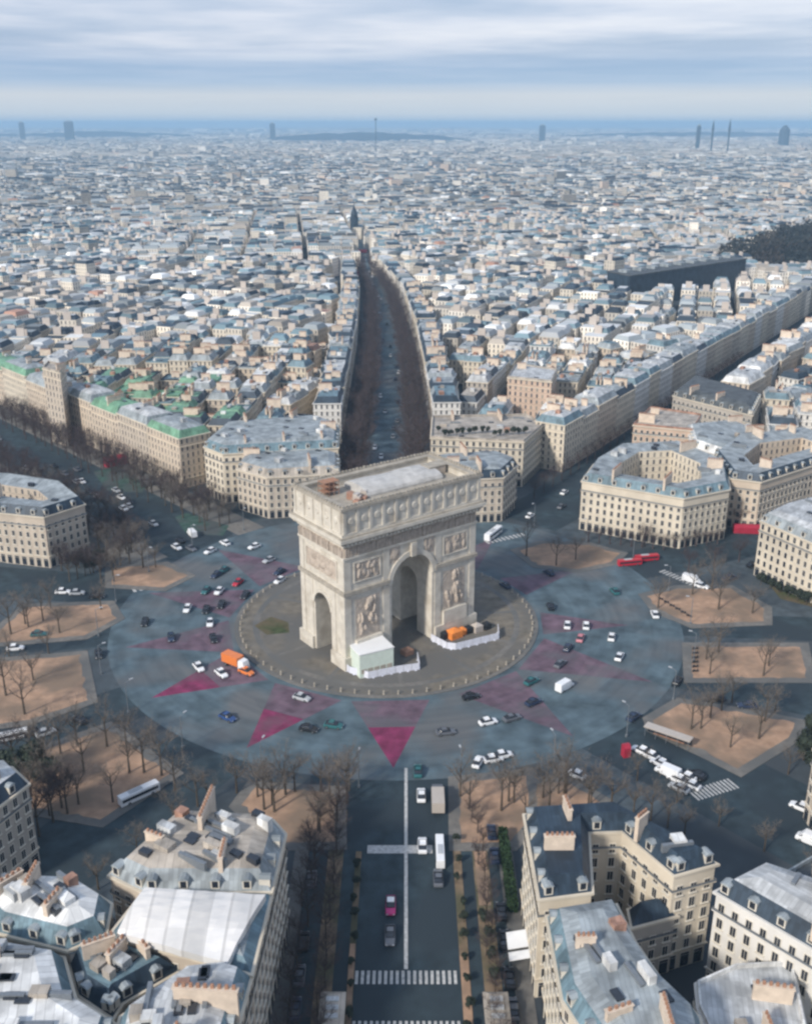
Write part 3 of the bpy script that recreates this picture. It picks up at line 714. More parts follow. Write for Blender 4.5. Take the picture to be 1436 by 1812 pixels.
    for i in L_:
        a = Vector(poly[i]); b = Vector(poly[(i+1) % n]); d = (b-a); l = d.length
        if l < 8: continue
        d.normalize(); nn = Vector((d.y, -d.x)); k = max(1, int(l/15))
        for q in range(k):
            if per >= chim: break
            p = a + d*(l*(q+.6)/k) - nn*(4.3 if not court else min(5, court*.5))
            if inpoly(p.x, p.y, poly):
                inst('chimney', r.choice(CHM), roof_o, (p.x, p.y, rz_ + .4), math.atan2(nn.y, nn.x), (r.uniform(1.0, 1.5) if near else 1, 1, r.uniform(.8, 1.1))); per += 1
    # roof clutter: skylights, ducts, small plant boxes as parts
    for q in range(int(litter*1.8) if near else litter):
        for _ in range(20):
            x, y = r.uniform(min(p[0] for p in poly), max(p[0] for p in poly)), r.uniform(min(p[1] for p in poly), max(p[1] for p in poly))
            if inpoly(x, y, offset(poly, -3)) and (not inner or not inpoly(x, y, offset(inner, 1))): break
        else: continue
        m_ = MB(); ty = q % 3; ang = math.atan2(poly[1][1]-poly[0][1], poly[1][0]-poly[0][0])
        if ty == 0: m_.obox((x, y), ang, 2.2, 1.3, topz-1.2, topz+.35, 0); m_.build('skylight', M['glass'], roof_o)
        elif ty == 1: m_.obox((x, y), ang, r.uniform(1.5, 3.5), r.uniform(1.2, 2.4), topz-1.5, topz+r.uniform(.8, 1.8), 0); m_.build('plant_room', M[r.choice(['roof_zinc_pale', 'roof_stone', 'roof_white', 'roof_clay'])], roof_o)
        else: m_.obox((x, y), ang, r.uniform(3, 6), .7, topz-1, topz+.6, 0); m_.build('duct', M['metal_grey'], roof_o)
    return e
# --- right foreground
bld('slate roofed U shaped building at the right corner of the near avenue', [(928,1442),(1085,1432),(1265,1528),(1192,1548),(1100,1470),(1040,1472),(1046,1578),(955,1590)], 22, 2, 'slate', 'slate', chim=6, litter=2)
bld('low annexe with a small slate roof in the court of the U shaped building', [(1118,1640),(1112,1610),(1160,1600),(1194,1620)], 13, 3, 'slate', 'slate', chim=0, dormers=False)
bld('grey zinc roofed building with orange chimney walls along the right side of the near avenue', [(968,1622),(1089,1602),(1122,1668),(1170,1738),(1235,1800),(1260,1900),(1080,1900),(996,1769)], 20, 2, 'blue_zinc', 'zinc', chim=9, litter=5)
bld('white fronted building with a slate mansard at the bottom right edge of the view', [(1267,1578),(1345,1538),(1620,1630),(1560,1750)], 21, 4, 'slate', 'zinc_pale', chim=5, litter=4)
bld('low flat roofed grey green building with a white parapet below the white fronted building', [(1236,1785),(1232,1742),(1300,1712),(1399,1707),(1440,1900),(1290,1900)], 14, 4, 'white', 'zinc_pale', flat=True, chim=2, litter=2)
# --- left foreground
bld('building with stone and zinc terraces just behind the white roof cover', [(312,1443),(482,1452),(504,1476),(479,1577),(255,1577),(195,1548)], 22, 1, 'zinc', 'stone', chim=5, litter=14, mi=2.2)
bld('building wrapped by a big white roof cover on the left of the near avenue', [(253,1581),(479,1581),(444,1722),(398,1708),(195,1655)], 21.5, 1, 'blue_zinc', 'zinc', chim=0, mh=1.2, dormers=False)
bld('blue grey zinc roofed building in the bottom left corner along the near avenue', [(330,1722),(400,1714),(443,1728),(380,1960),(180,1960),(215,1800)], 21, 1, 'blue_zinc', 'zinc_pale', chim=8, litter=12)
bld('pale zinc roofed building on the left edge above the bottom left courtyard', [(40,1562),(140,1565),(196,1600),(186,1652),(120,1680),(0,1650),(-60,1600)], 21, 0, 'blue_zinc', 'white', chim=6, litter=9)
bld('tan walled building with a blue zinc roof round the bottom left courtyard', [(120,1690),(190,1668),(320,1715),(215,1775),(200,1800),(140,1760)], 18, 3, 'slate', 'blue_zinc', chim=3, litter=5)
bld('building with white roof strips and brick stacks in the bottom left corner', [(-60,1665),(112,1695),(132,1768),(205,1815),(160,1960),(-120,1960)], 20, 1, 'blue_zinc', 'white', chim=10, litter=16)
bld('tan corner building with a zinc roof at the left edge beside the lower left avenue', [(-120,1372),(20,1358),(50,1387),(-20,1440),(-160,1505)], 20, 3, 'slate', 'zinc_pale', chim=4, litter=3)
bld('cream building beyond the sandy strip at the right edge under the dark tree', [(1440,1325),(1500,1300),(1600,1330),(1600,1400),(1480,1380)], 18, 1)
# --- ring of the plaza, right
bld('wide cream building with an angled front and inner court right of the arch', [(1029,851),(1209,882),(1290,866),(1284,826),(1200,790),(1095,795),(1050,822)], 19.5, 2, 'blue_zinc', 'zinc', court=10, chim=7, litter=5)
bld('banded cream building with balconies behind the wide angled one at the right', [(1292,846),(1345,853),(1432,825),(1520,800),(1420,765),(1300,780),(1262,808)], 19.5, 0, 'slate', 'zinc', court=11, chim=5, litter=4)
bld('plain cream building with a pale zinc roof cut by the right edge', [(1345,921),(1385,902),(1470,880),(1600,930),(1560,1010),(1436,960)], 20, 2, 'zinc', 'zinc_pale', chim=5, litter=5)
bld('cream building with a white gable right of the plaza behind the banded one', [(1215,760),(1300,752),(1370,790),(1290,812),(1225,790)], 16, 4, 'white', 'zinc', chim=2, litter=3)
bld('long pink walled building right of the right hand avenue', [(1120,752),(1225,762),(1240,735),(1150,722)], 18, 5, 'clay', 'stone', chim=2, flat=True)
bld('long dark ribbed roof hall right of the right hand avenue', [(1190,700),(1330,735),(1345,705),(1225,672)], 18, 3, 'dark', 'dark', chim=2)
bld('pink walled block with a pale flat roof between the two straight avenues', [(898,668),(975,676),(985,655),(912,645)], 25, 5, 'stone', 'zinc_pale', chim=1, near=False, flat=True, litter=2)
# --- ring of the plaza, left
bld('tall narrow tan block rising above the row on the wide left avenue', [(76,652),(106,660),(116,648),(86,641)], 36, 1, 'stone', 'stone', chim=1, near=False, flat=True)
bld('tan building with an angled front and a zinc roof left of the plaza', [(-140,885),(0,907),(78,915),(150,892),(112,862),(20,848),(-120,840)], 19, 1, 'slate', 'zinc', court=10, chim=5, litter=4)
bld('low tan building with an angled front just left behind the arch', [(419,830),(472,845),(600,838),(600,812),(560,800),(440,802)], 17, 1, 'stone', 'zinc', chim=3, litter=4)
bld('cream building with a terrace roof left behind the arch and above the low tan one', [(361,790),(394,803),(598,792),(600,758),(560,745),(400,757)], 21, 2, 'blue_zinc', 'zinc', chim=6, litter=9)
bld('low cream building with a slate band just right behind the arch', [(790,850),(890,845),(915,822),(880,808),(770,815)], 18, 1, 'slate', 'zinc', chim=3, litter=2)
bld('cream colonnaded building with a green planted roof terrace right behind the arch', [(762,775),(926,782),(960,752),(930,735),(765,738)], 20, 2, 'stone', 'stone', flat=True, chim=2, litter=5)
# tarpaulin roof (a sheet stretched over the building)
tp = MB(); z0 = 24.2
c4 = [(*W(257,1570,z0+2), z0+2), (*W(470,1583,z0), z0), (*W(402,1704,z0-1), z0-1), (*W(207,1650,z0-.3), z0-.3)]
g = []
for j in range(13):
    row = []
    for i in range(17):
        u, v = i/16, j/12; a = Vector(c4[0]).lerp(Vector(c4[1]), u); b = Vector(c4[3]).lerp(Vector(c4[2]), u); p = a.lerp(b, v)
        p.z += 1.1*math.sin(math.pi*v)*.6 + .10*math.sin(i*math.pi*1.0) + .18*noise.noise(Vector((i*.7, j*.7, 2))); row.append(tuple(p))
    g.append(row)
for j in range(12):
    for i in range(16): tp.face([g[j+1][i], g[j+1][i+1], g[j][i+1], g[j][i]])
# skirt gives it thickness
for rowa in (g[0], g[-1], [r[0] for r in g], [r[-1] for r in g]):
    for a, b in zip(rowa[:-1], rowa[1:]): tp.face([a, b, (b[0], b[1], b[2]-1.3), (a[0], a[1], a[2]-1.3)])
tag(tp.build('roof_cover', M['tarp'], smooth=False), 'big white sheet stretched over the roof of the left foreground building', 'cover')

# --- avenue rows: buildings lining the far avenues
ROWS = []
def row(start, direc, length, side, depth, h0, label, walls, roofs, seed, w0=16, w1=26, first=0.0):
    """buildings side by side; side=+1: footprint lies to the left of the direction"""
    r = random.Random(seed); d = Vector(direc).normalized(); nn = Vector((-d.y, d.x))*side; t = first; out_ = []
    while t < length:
        wd = r.uniform(w0, w1); p = Vector(start) + d*t; h = h0 + r.uniform(-1.5, 1.5)
        q = [p, p + d*wd, p + d*wd + nn*(depth + r.uniform(-2, 3)), p + nn*depth]; q = ccw([tuple(v) for v in q])
        out_.append(dict(poly=q, h=h, wall=r.choice(walls), mans=r.choice(roofs[0]), top=r.choice(roofs[1]), label=label)); t += wd + .02
    ROWS.extend(out_)
row(CH0 + CHD*34, CHD, 420, -1, 15, 21.5, 'tan stone building facing the wide left avenue', (0, 0, 2, 1), (['blue_zinc', 'zinc', 'green', 'green'], ['green', 'zinc', 'green', 'zinc_pale']), 5, 20, 30)
row(CH0 + CHD*20 + Vector((-.733, -.68))*78, CHD, 380, 1, 15, 20, 'tan stone building on the near side of the wide left avenue', (0, 1, 2), (['slate', 'zinc'], ['zinc', 'zinc_pale']), 6)
HD = Vector((.54, .84)).normalized()
row(Vector((49, 396)) + HD*2, HD, 800, 1, 14, 21.5, 'cream building in the left row of the right hand avenue', (0, 2, 1, 2, 4), (['blue_zinc', 'zinc', 'slate'], ['zinc', 'zinc_pale', 'zinc_pale']), 8, 15, 26)
row(Vector((49, 396)) + Vector((.84, -.54))*31 + HD*88, HD, 720, -1, 14, 20, 'building in the right row of the right hand avenue', (0, 2, 4), (['zinc', 'white', 'slate'], ['zinc_pale', 'zinc', 'white']), 9)
LL = 'cream building on the %s side of the tree filled avenue behind the arch'
for k_, (p_, q_, sd_) in enumerate((((-31, 470), (-34, 700), 1), ((-34, 702), (-39, 863), 1), ((-39, 865), (-50, 1020), 1), ((13, 474), (7, 700), -1), ((7, 702), (-3, 863), -1), ((-3, 865), (-26, 1020), -1))):
    dv = Vector(q_) - Vector(p_); row(p_, dv, dv.length - 18, sd_, 13, 19, LL % ('left' if sd_ > 0 else 'right'), (2, 4, 0), (['zinc', 'slate', 'slate'], ['zinc_pale', 'zinc', 'blue_zinc']), 40 + k_, 12, 20)
for rw in ROWS: rw['pri'] = True
# long dark glass building, park wood, dome etc. exclusion zones
PARK = [(322, 1080), (362, 1030), (640, 1000), (790, 1560), (640, 1590), (545, 1420), (455, 1320), (400, 1210), (345, 1150)]
DARKB = [(184, 849), (314, 961), (298, 985), (170, 875)]
EXCL = [PARK, ccw([(164, 884), (176, 818), (332, 936), (304, 992)])]
def blocked(x, y, margin=9):
    if math.hypot(x-C0[0], y-C0[1]) < 158: return True
    for pts, hw in AVES.values():
        for a, b in zip(pts[:-1], pts[1:]):
            if segdist(x, y, a, b) < hw + (22 if hw > 6 else 5): return True
    for q in EXCL:
        if inpoly(x, y, q): return True
    for q in HAND:
        if inpoly(x, y, q): return True
        for i in range(len(q)):
            if segdist(x, y, q[i-1], q[i]) < margin: return True
    # side avenues round the place
    for dg, hw in ((66, 11), (95, 8), (115, 9), (139, 14), (-149, 12), (-127, 9), (-99, 9), (-80, 11)):
        if segdist(x, y, polar(dg, 84), polar(dg, 420)) < hw + 9: return True
    if abs(x) < 34 and y < 210: return True
    return False
def seen(x, y, z=10, mg=90):
    if y < 60: return False
    u, v = P((x, y, z)); return -mg - 25*F/max(y, 1) < u < 1436 + mg + 25*F/max(y, 1) and v < 1812 + 160
rn = random.Random(21)
seeds = []
yy = 300
while yy < 1700:
    xx = -700
    while xx < 800:
        seeds.append((xx + rn.uniform(-90, 90), yy + rn.uniform(-90, 90), rn.uniform(0, math.pi/2))); xx += 260
    yy += 240
def seed_of(x, y): return min(range(len(seeds)), key=lambda i: (seeds[i][0]-x)**2 + (seeds[i][1]-y)**2)
CITY = []
WTOP = [('zinc', 26), ('zinc_pale', 24), ('blue_zinc', 15), ('white', 17), ('stone', 14), ('clay', 2), ('dark', 6), ('slate', 9)]
def pick(r, tbl):
    t = r.uniform(0, sum(w_ for _, w_ in tbl))
    for k_, w_ in tbl:
        t -= w_
        if t <= 0: return k_
    return tbl[-1][0]
for si, (sx_, sy_, sa) in enumerate(seeds):
    ca, sn = math.cos(sa), math.sin(sa)
    for gi in range(-4, 5):
        for gj in range(-5, 6):
            bw, bd = 60, 38; ox, oy = gi*(bw+6), gj*(bd+6)
            bx0, by0 = ox - bw/2, oy - bd/2; rects = []; bh_ = rn.choice((14, 15.5, 17, 18, 19)); bt_ = pick(rn, WTOP); bwall = rn.choice((0, 2, 2, 4, 4, 1))
            for side in (0, 1):
                x = bx0
                while x < bx0 + bw - 6:
                    wd = min(rn.uniform(8, 17), bx0 + bw - x); dp = rn.uniform(10, 13.5)
                    if bx0 + bw - x - wd < 6: wd = bx0 + bw - x
                    y0 = by0 if side == 0 else by0 + bd - dp; rects.append((x, x+wd, y0, y0+dp)); x += wd
            for side in (0, 1): rects.append((bx0 if side == 0 else bx0+bw-12, bx0+12 if side == 0 else bx0+bw, by0+13.6, by0+bd-13.6))
            if rn.random() < .8: rects.append((bx0+15, bx0+15+rn.uniform(8, 28), by0+14.5, by0+bd-14.5))
            for k_, (x0, x1, y0, y1) in enumerate(rects):
                mx, my = (x0+x1)/2, (y0+y1)/2; X, Y = sx_ + mx*ca - my*sn, sy_ + mx*sn + my*ca
                if not seen(X, Y) or Y > 1650 or seed_of(X, Y) != si or blocked(X, Y): continue
                q = [(sx_ + a*ca - b*sn, sy_ + a*sn + b*ca) for a, b in ((x0, y0), (x1, y0), (x1, y1), (x0, y1))]
                h = bh_ + rn.uniform(-1.1, 1.1)
                if rn.random() < .012: h += rn.uniform(5, 9)
                if k_ == len(rects)-1 and len(rects) > 6: h = rn.uniform(5, 15)
                tp_ = bt_ if rn.random() < .5 else pick(rn, WTOP)
                CITY.append(dict(poly=ccw(q), h=h, wall=bwall if rn.random() < .6 else rn.choice((0, 1, 2, 2, 3, 4, 4, 4)), mans=rn.choice(['slate', 'zinc', 'blue_zinc', tp_, tp_]), top=tp_, label=None, flat=rn.random() < .3))
DEDUP = []
rowpts = []
for b in ROWS:
    q = b['poly']; b['c'] = (sum(p[0] for p in q)/4, sum(p[1] for p in q)/4)
keepR = []
for b in ROWS:
    x, y = b['c']
    if not seen(x, y): continue
    bad = any(inpoly(x, y, h_) or min(segdist(x, y, h_[i-1], h_[i]) for i in range(len(h_))) < 8 for h_ in HAND)
    if not bad: keepR.append(b)
allb = []
for b in CITY:
    q = b['poly']; u_, v_ = P((q[0][0], q[0][1], b['h']))
    if 170 < u_ < 470 and 655 < v_ < 760 and rn.random() < .55: b['top'] = 'green'; b['mans'] = rn.choice(['green', 'slate'])
    if u_ < 700 and v_ > 560 and b['wall'] == 4: b['wall'] = 2
for b in CITY:
    q = b['poly']; b['c'] = (sum(p[0] for p in q)/4, sum(p[1] for p in q)/4)
    allb.append(b)
for b in keepR + allb:
    x, y = b['c']; b['d'] = math.hypot(x, y) * (.75 if b.get('pri') else 1)
    u, v = P((x, y, b['h'])); b['vis'] = -20 < u < 1456
    b['u'] = u; b['v'] = v
cand = sorted(keepR + allb, key=lambda b: (not b['vis'], b['d']))
NIND = 296 - len(HAND)
near_b, rest_b = cand[:NIND], cand[NIND:]
TOPW = dict(zinc='grey zinc', zinc_pale='pale zinc', blue_zinc='blue grey zinc', white='white', stone='beige', clay='brick red', dark='dark', slate='slate', green='green copper')
WALLW = ['warm cream', 'buff', 'light cream', 'tan', 'white', 'pinkish']
def zone(x, y, u):
    if x < -60 and y < 520: return 'beside the wide left avenue'
    if x > 110 and y < 430: return 'right of the plaza'
    side = 'left of the tree filled avenue' if x < -15 else ('between the two straight avenues' if x < 49 + .64*(y-396) else 'beyond the right hand avenue')
    return side
cnt = {}
for b in near_b:
    x, y = b['c']
    dist = 'close behind the plaza' if y < 520 else ('in the middle distance' if y < 700 else 'farther back')
    hh = 'tall ' if b['h'] > 26 else ('low ' if b['h'] < 14 else '')
    if b['label']:
        lab = '%s roofed %s, %s' % (TOPW[b['top']], b['label'], dist)
        words = lab.split()
        if len(words) > 16: lab = '%s roofed %s' % (TOPW[b['top']], b['label'])
        if len(lab.split()) > 16: lab = ' '.join(lab.split()[:16])
    else:
        lab = '%s%s block with %s roof %s %s' % (hh, WALLW[b['wall']], TOPW[b['top']], dist, zone(x, y, b['u']))
        if len(lab.split()) > 16: lab = '%s%s block, %s roof, %s' % (hh, WALLW[b['wall']], TOPW[b['top']], zone(x, y, b['u']))
    cnt[lab] = cnt.get(lab, 0) + 1
    bld(lab, None, b['h'], b['wall'], b['mans'], b['top'], near=False, chim=int(x*3) % 3, world=b['poly'], group='apartment buildings of the city behind the plaza', flat=b.get('flat', False), litter=2 if y < 600 else 1, seed=int(x))
print('individual', len(near_b), 'rest', len(rest_b), 'hand', len(HAND))
# everything farther: one mass
cw, WTINT = MB(), [(1, .98, .95), (.9, .89, .88), (1.12, 1.10, 1.06), (.74, .73, .72), (1.25, 1.27, 1.3), (1.0, .86, .78)]
RT = {k_: c for k_, c in ROOFC.items()}
def simple(poly, h, wall, mans, top, flat, vary=1.0, slope=True):
    wt = tuple(min(1.6, c*vary) for c in WTINT[wall]); n = len(poly)
    for i in range(n): uvwall(cw, poly[i], poly[(i+1) % n], 0, h, 0, col=wt)
    if flat or not slope: cw.face([(*p, h) for p in poly], 1, None, tuple(c*vary for c in RT[top])); return
    m1 = offset(poly, -1.8)
    for i in range(n): j = (i+1) % n; cw.face([(*poly[i], h), (*poly[j], h), (*m1[j], h+2.8), (*m1[i], h+2.8)], 1, None, tuple(c*vary for c in RT[mans]))
    cw.face([(*p, h+2.8) for p in m1], 1, None, tuple(c*vary for c in RT[top]))
for b in rest_b:
    simple(b['poly'], b['h'], b['wall'], b['mans'], b['top'], b.get('flat', False), rn.uniform(.6, 1.35))
    if rn.random() < .4:
        q = b['poly']; a = Vector(q[0]).lerp(Vector(q[3]), .5); c = Vector(q[1]).lerp(Vector(q[2]), .5); p = a.lerp(c, .03 + .94*(rn.random() < .5))
        cw.obox(p, math.atan2(q[3][1]-q[0][1], q[3][0]-q[0][0]), 5, .9, b['h'], b['h'] + 5.0, 1, (.52, .46, .41))
def field(y0, y1, cell, nb, hs):
    y = y0
    while y < y1:
        half = .415*y + 60; x = -half
        step = cell*rn.uniform(.9, 1.1)
        while x < half:
            nx_ = noise.noise(Vector((x/900, y/900, 5)))*3; ang = nx_*1.2 + (rn.random() < .35)*1.57
            if nb > 1:
                pass
            X, Y = x + rn.uniform(-.15, .15)*cell, y + rn.uniform(-.2, .2)*step; 
            if rn.random() < .90 and not any(inpoly(X, Y, q) for q in EXCL):
                bad = False
                if Y < 2300:
                    for pts, hw in AVES.values():
                        if any(segdist(X, Y, a, b) < hw + cell*.45 for a, b in zip(pts[:-1], pts[1:])): bad = True
                if not bad:
                    for k_ in range(nb):
                        wx, wy = cell*rn.uniform(.6, 1.7), cell*rn.uniform(.35, .6)
                        if nb > 1: wx *= .6
                        o_ = Vector((rn.uniform(-.3, .3)*cell, rn.uniform(-.3, .3)*cell))*(nb > 1)
                        q = [(X + o_.x + a*wx/2*math.cos(ang) - c*wy/2*math.sin(ang), Y + o_.y + a*wx/2*math.sin(ang) + c*wy/2*math.cos(ang)) for a, c in ((-1, -1), (1, -1), (1, 1), (-1, 1))]
                        tp_ = pick(rn, WTOP); h = rn.uniform(*hs) + (rn.uniform(6, 16) if rn.random() < .012 else 0)
                        simple(q, h, rn.choice((0, 1, 2, 2, 3, 4, 4, 4, 5)), rn.choice(['slate', 'zinc', tp_]), tp_, rn.random() < .4, rn.uniform(.42, 1.2), slope=cell < 30)
            x += cell*rn.uniform(.95, 1.15)
        y += step
field(1640, 2600, 17, 1, (11, 19)); field(2600, 4300, 25, 1, (10, 20)); field(4300, 7500, 44, 1, (10, 20)); field(7500, 11000, 84, 1, (10, 24)); field(11000, 16400, 125, 1, (10, 34)); field(16400, 24000, 200, 1, (15, 62))
o = cw.build('distant_city', [M['city_wall'], M['city_roof']], vcol=True)
tag(o, 'dense carpet of pale far off city blocks reaching to the horizon', 'city', kind='stuff')

# long dark glass building
e = empty('office_building', (*DARKB[0], 0)); tag(e, 'long low dark glass building left of the far end of the right hand avenue', 'building')
q = ccw([(x-DARKB[0][0], y-DARKB[0][1]) for x, y in DARKB]); m_ = MB(); m_.prism(q, 0, 27, 0); m_.build('wall', M['roof_slate'], e)
m_ = MB(); m_.prism(offset(q, .8), 27, 28, 0); m_.build('roof', M['roof_dark'], e)
for k in range(9):
    p = Vector(q[0]).lerp(Vector(q[1]), (k+.5)/9) + (Vector(q[2]) - Vector(q[1]))*.5; m_ = MB(); m_.obox(p, .68, 7, 9, 28, 30.2, 0); m_.build('plant_room', M['roof_zinc'], e)
# hills and horizon landmarks
def hill(x0, x1, y, hmax, seed, name='hills'):
    m_ = MB(); n = 300; r0 = []; r1 = []; r2 = []
    for i in range(n+1):
        x = x0 + (x1-x0)*i/n; s_ = math.sin(math.pi*i/n)**.6; h = hmax*s_*(.8 + .3*noise.noise(Vector((x/900, seed, 0))) + .18*noise.noise(Vector((x/160, seed, 4)))); r0.append((x, y-1200, -1)); r1.append((x, y, max(h, 2))); r2.append((x, y+2500, -1))
    for i in range(n): m_.face([r0[i], r0[i+1], r1[i+1], r1[i]]); m_.face([r1[i], r1[i+1], r2[i+1], r2[i]])
    m_.build(name, M['hill'], smooth=True)['kind'] = 'structure'
hill(-1300, 620, 9300, 84, 2); hill(1500, 5200, 11600, 70, 4); hill(-5200, -1800, 11400, 70, 6)
def landmark(name, label, cat, px, dist, parts):
    X = (px - CX)/F*(dist*CT + HC*ST); e = empty(name, (X, dist, 0)); tag(e, label, cat)
    for nm, mm, rg in parts:
        m_ = MB(); n = 12
        m_.loft([[(r*math.cos(2*math.pi*i/n + .26), r*math.sin(2*math.pi*i/n + .26), z) for i in range(n)] for r, z in rg]); m_.build(nm, M[mm], e)
    return e
def block_tower(label, px, dist, wd, h, m='roof_slate'):
    X = (px - CX)/F*(dist*CT + HC*ST); e = empty('tower_block', (X, dist, 0)); tag(e, label, 'tower'); mm = MB(); mm.box(-wd/2, wd/2, -wd/3, wd/3, 0, h); mm.build('wall', M[m], e)
    mm = MB(); mm.box(-wd*.3, wd*.3, -wd*.2, wd*.2, h, h+h*.06); mm.build('roof', M['roof_zinc'], e)
block_tower('broad dark tower on the horizon near the left edge, the wider of two', 125, 8800, 66, 156)
block_tower('narrow dark tower on the horizon at the far left edge', 42, 8800, 36, 149)
block_tower('small blue tower on the horizon a third of the way from the left', 483, 8800, 40, 142)
block_tower('dark tower just below the horizon right of the middle', 958, 8400, 44, 128)
block_tower('slim dark tower left of the twin spires on the right horizon', 1232, 6000, 20, 130)
landmark('communications_tower', 'thin mast with a bulb on the dark hill at the middle of the horizon', 'tower', 665, 5000, [('mast', 'roof_slate', ((1.6, 0), (1.6, 160), (6, 157), (6, 164), (1.6, 165), (.8, 170)))])
for px, h in ((1256, 182), (1285, 190)): landmark('church_spire', 'left one of the twin spires on the right horizon' if px < 1270 else 'right one of the twin spires on the right horizon', 'spire', px, 5200, [('tower', 'roof_slate', ((4, 0), (4, 110))), ('spire', 'roof_slate', ((6, 110), (4.5, 135), (.8, 163 if px > 1270 else 158)))])
landmark('basilica_dome', 'dark domed block on the horizon near the right edge', 'dome', 1384, 6800, [('drum', 'roof_slate', ((32, 0), (32, 108))), ('dome', 'roof_slate', ((26, 108), (22, 118), (12, 128), (3, 133)))])
landmark('domed_church', 'dark pointed church dome at the far end of the tree filled avenue', 'church', 627, 1400, [('drum', 'roof_slate', ((5.5, 0), (5.5, 26), (6, 27), (6, 28))), ('dome', 'roof_slate', ((5.2, 28), (4.8, 32), (3.2, 37), (1.4, 40), (.8, 43), (.2, 50)))])
for px, py, wd, h, lab in ((640, 1150, 26, 15, 'red hoarding across the left side of the far end of the tree filled avenue'), (632, 1010, 9, 9, 'red canopy on the left edge of the tree filled avenue')):
    pass
def redthing(label, px, py, wx, wy, h, rz=0, nm='red_awning'):
    x, y = W(px, py); m_ = MB(); m_.loft([[(-wx/2, -wy/2, 0), (wx/2, -wy/2, 0), (wx/2, wy/2, 0), (-wx/2, wy/2, 0)], [(-wx/2, -wy/2, h*.75), (wx/2, -wy/2, h*.75), (wx/2, wy/2, h*.75), (-wx/2, wy/2, h*.75)], [(-wx/2, 0, h), (wx/2, 0, h), (wx/2, wy/2, h*.95), (-wx/2, wy/2, h*.95)]])
    o = m_.build(nm, M['red']); o.location = (x, y, .03); o.rotation_euler.z = rz; tag(o, label, 'awning')
redthing('red awning mass in front of the tan row on the wide left avenue', 207, 822, 11, 4, 4.2, .7)
redthing('red awning at the foot of the banded building right of the plaza', 1322, 942, 11, 3, 3.0, -.1)
redthing('red canopy on the left edge of the far tree filled avenue', 630, 490, 6, 9, 5)
redthing('red hoarding at the far end of the tree filled avenue', 640, 447, 12, 4, 3.5)
redthing('small red booth on the refuge of the lower right avenue', 1106, 1338, 1.8, 1.6, 3.4, .3, 'red_booth')

# ------------------------------------------------------------------ trees
def tree_meshes(seed, H_=12.0, spread=4.2, twm='twig', nl=7):
    r = random.Random(seed); tr = MB(); cr = MB()
    z1 = H_*.32; tr.tube((0, 0, -.3), (0, 0, z1), .30, .20, 7); tr.tube((0, 0, z1), (.1, .05, H_*.62), .20, .09, 6)
    def twig(p, d, l, w_):
        q = p + d*l; s_ = d.cross(Vector((r.uniform(-1, 1), r.uniform(-1, 1), r.uniform(-1, 1)))).normalized()*w_
        cr.face([tuple(p - s_), tuple(p + s_), tuple(q)]); return q
    for i in range(nl):
        a = 2*math.pi*i/nl + r.uniform(-.3, .3); zz_ = H_*r.uniform(.28, .55); p = Vector((0, 0, zz_))
        d = Vector((math.cos(a)*.62, math.sin(a)*.62, r.uniform(.55, .95))).normalized(); l = H_*r.uniform(.32, .45)
        mid = p + d*l*.55; end = mid + (d + Vector((0, 0, .35))).normalized()*l*.5
        tr.tube(p, mid, .11, .07, 5); tr.tube(mid, end, .07, .03, 4)
        for j in range(13):
            t = r.uniform(.15, 1); b0 = p.lerp(mid, t*2) if t < .5 else mid.lerp(end, (t-.5)*2)
            dd = (d*.6 + Vector((r.uniform(-1, 1), r.uniform(-1, 1), r.uniform(-.1, 1.0)))).normalized(); l2 = H_*r.uniform(.12, .24)
            e_ = twig(b0, dd, l2, .045)
            for k in range(6):
                b1 = b0.lerp(e_, r.uniform(.25, 1)); d3 = (dd*.6 + Vector((r.uniform(-1, 1), r.uniform(-1, 1), r.uniform(-.5, .9)))).normalized()
                e3 = twig(b1, d3, H_*r.uniform(.06, .13), .03)
                if k % 2: twig(b1.lerp(e3, .6), (d3 + Vector((r.uniform(-1, 1), r.uniform(-1, 1), r.uniform(-.3, .8)))).normalized(), H_*.07, .035)
    return tr.mesh('trunk', M['bark']), cr.mesh('crown', M[twm])
TREES = [tree_meshes(i, 12 + i % 3, twm='twig', nl=5) for i in range(5)]
TDARK = [tree_meshes(20+i, 13, twm='twig_dark', nl=9) for i in range(3)]
def leafy(seed, H_=9, R=3.6, m='leaf_dark'):
    r = random.Random(seed); tr = MB(); cr = MB(); tr.tube((0, 0, -.2), (0, 0, H_*.5), .28, .15, 7)
    lobes = [(Vector((r.uniform(-.5, .5)*R, r.uniform(-.5, .5)*R, H_*r.uniform(.4, .8))), R*r.uniform(.4, .65)) for _ in range(9)]
    for c, rad in lobes:
        for i in range(190):
            d = Vector((r.gauss(0, 1), r.gauss(0, 1), r.gauss(0, 1))).normalized(); p = c + d*rad*(r.uniform(.65, 1.05)); s_ = r.uniform(.14, .32)
            a = d.orthogonal().normalized()*s_; b = (d + Vector((r.uniform(-.6, .6), r.uniform(-.6, .6), r.uniform(-.6, .6)))).cross(a).normalized()*s_
            cr.face([tuple(p-a-b), tuple(p+a-b), tuple(p+a+b), tuple(p-a+b)])
    return tr.mesh('trunk', M['bark']), cr.mesh('crown', M[m])
LEAFY = [leafy(i) for i in range(3)]
TC = [0]
TREG = []
def tree(x, y, z, label, group, kind='bare', sc=1.0):
    TREG.append((x, y, z, label, group, kind, sc))
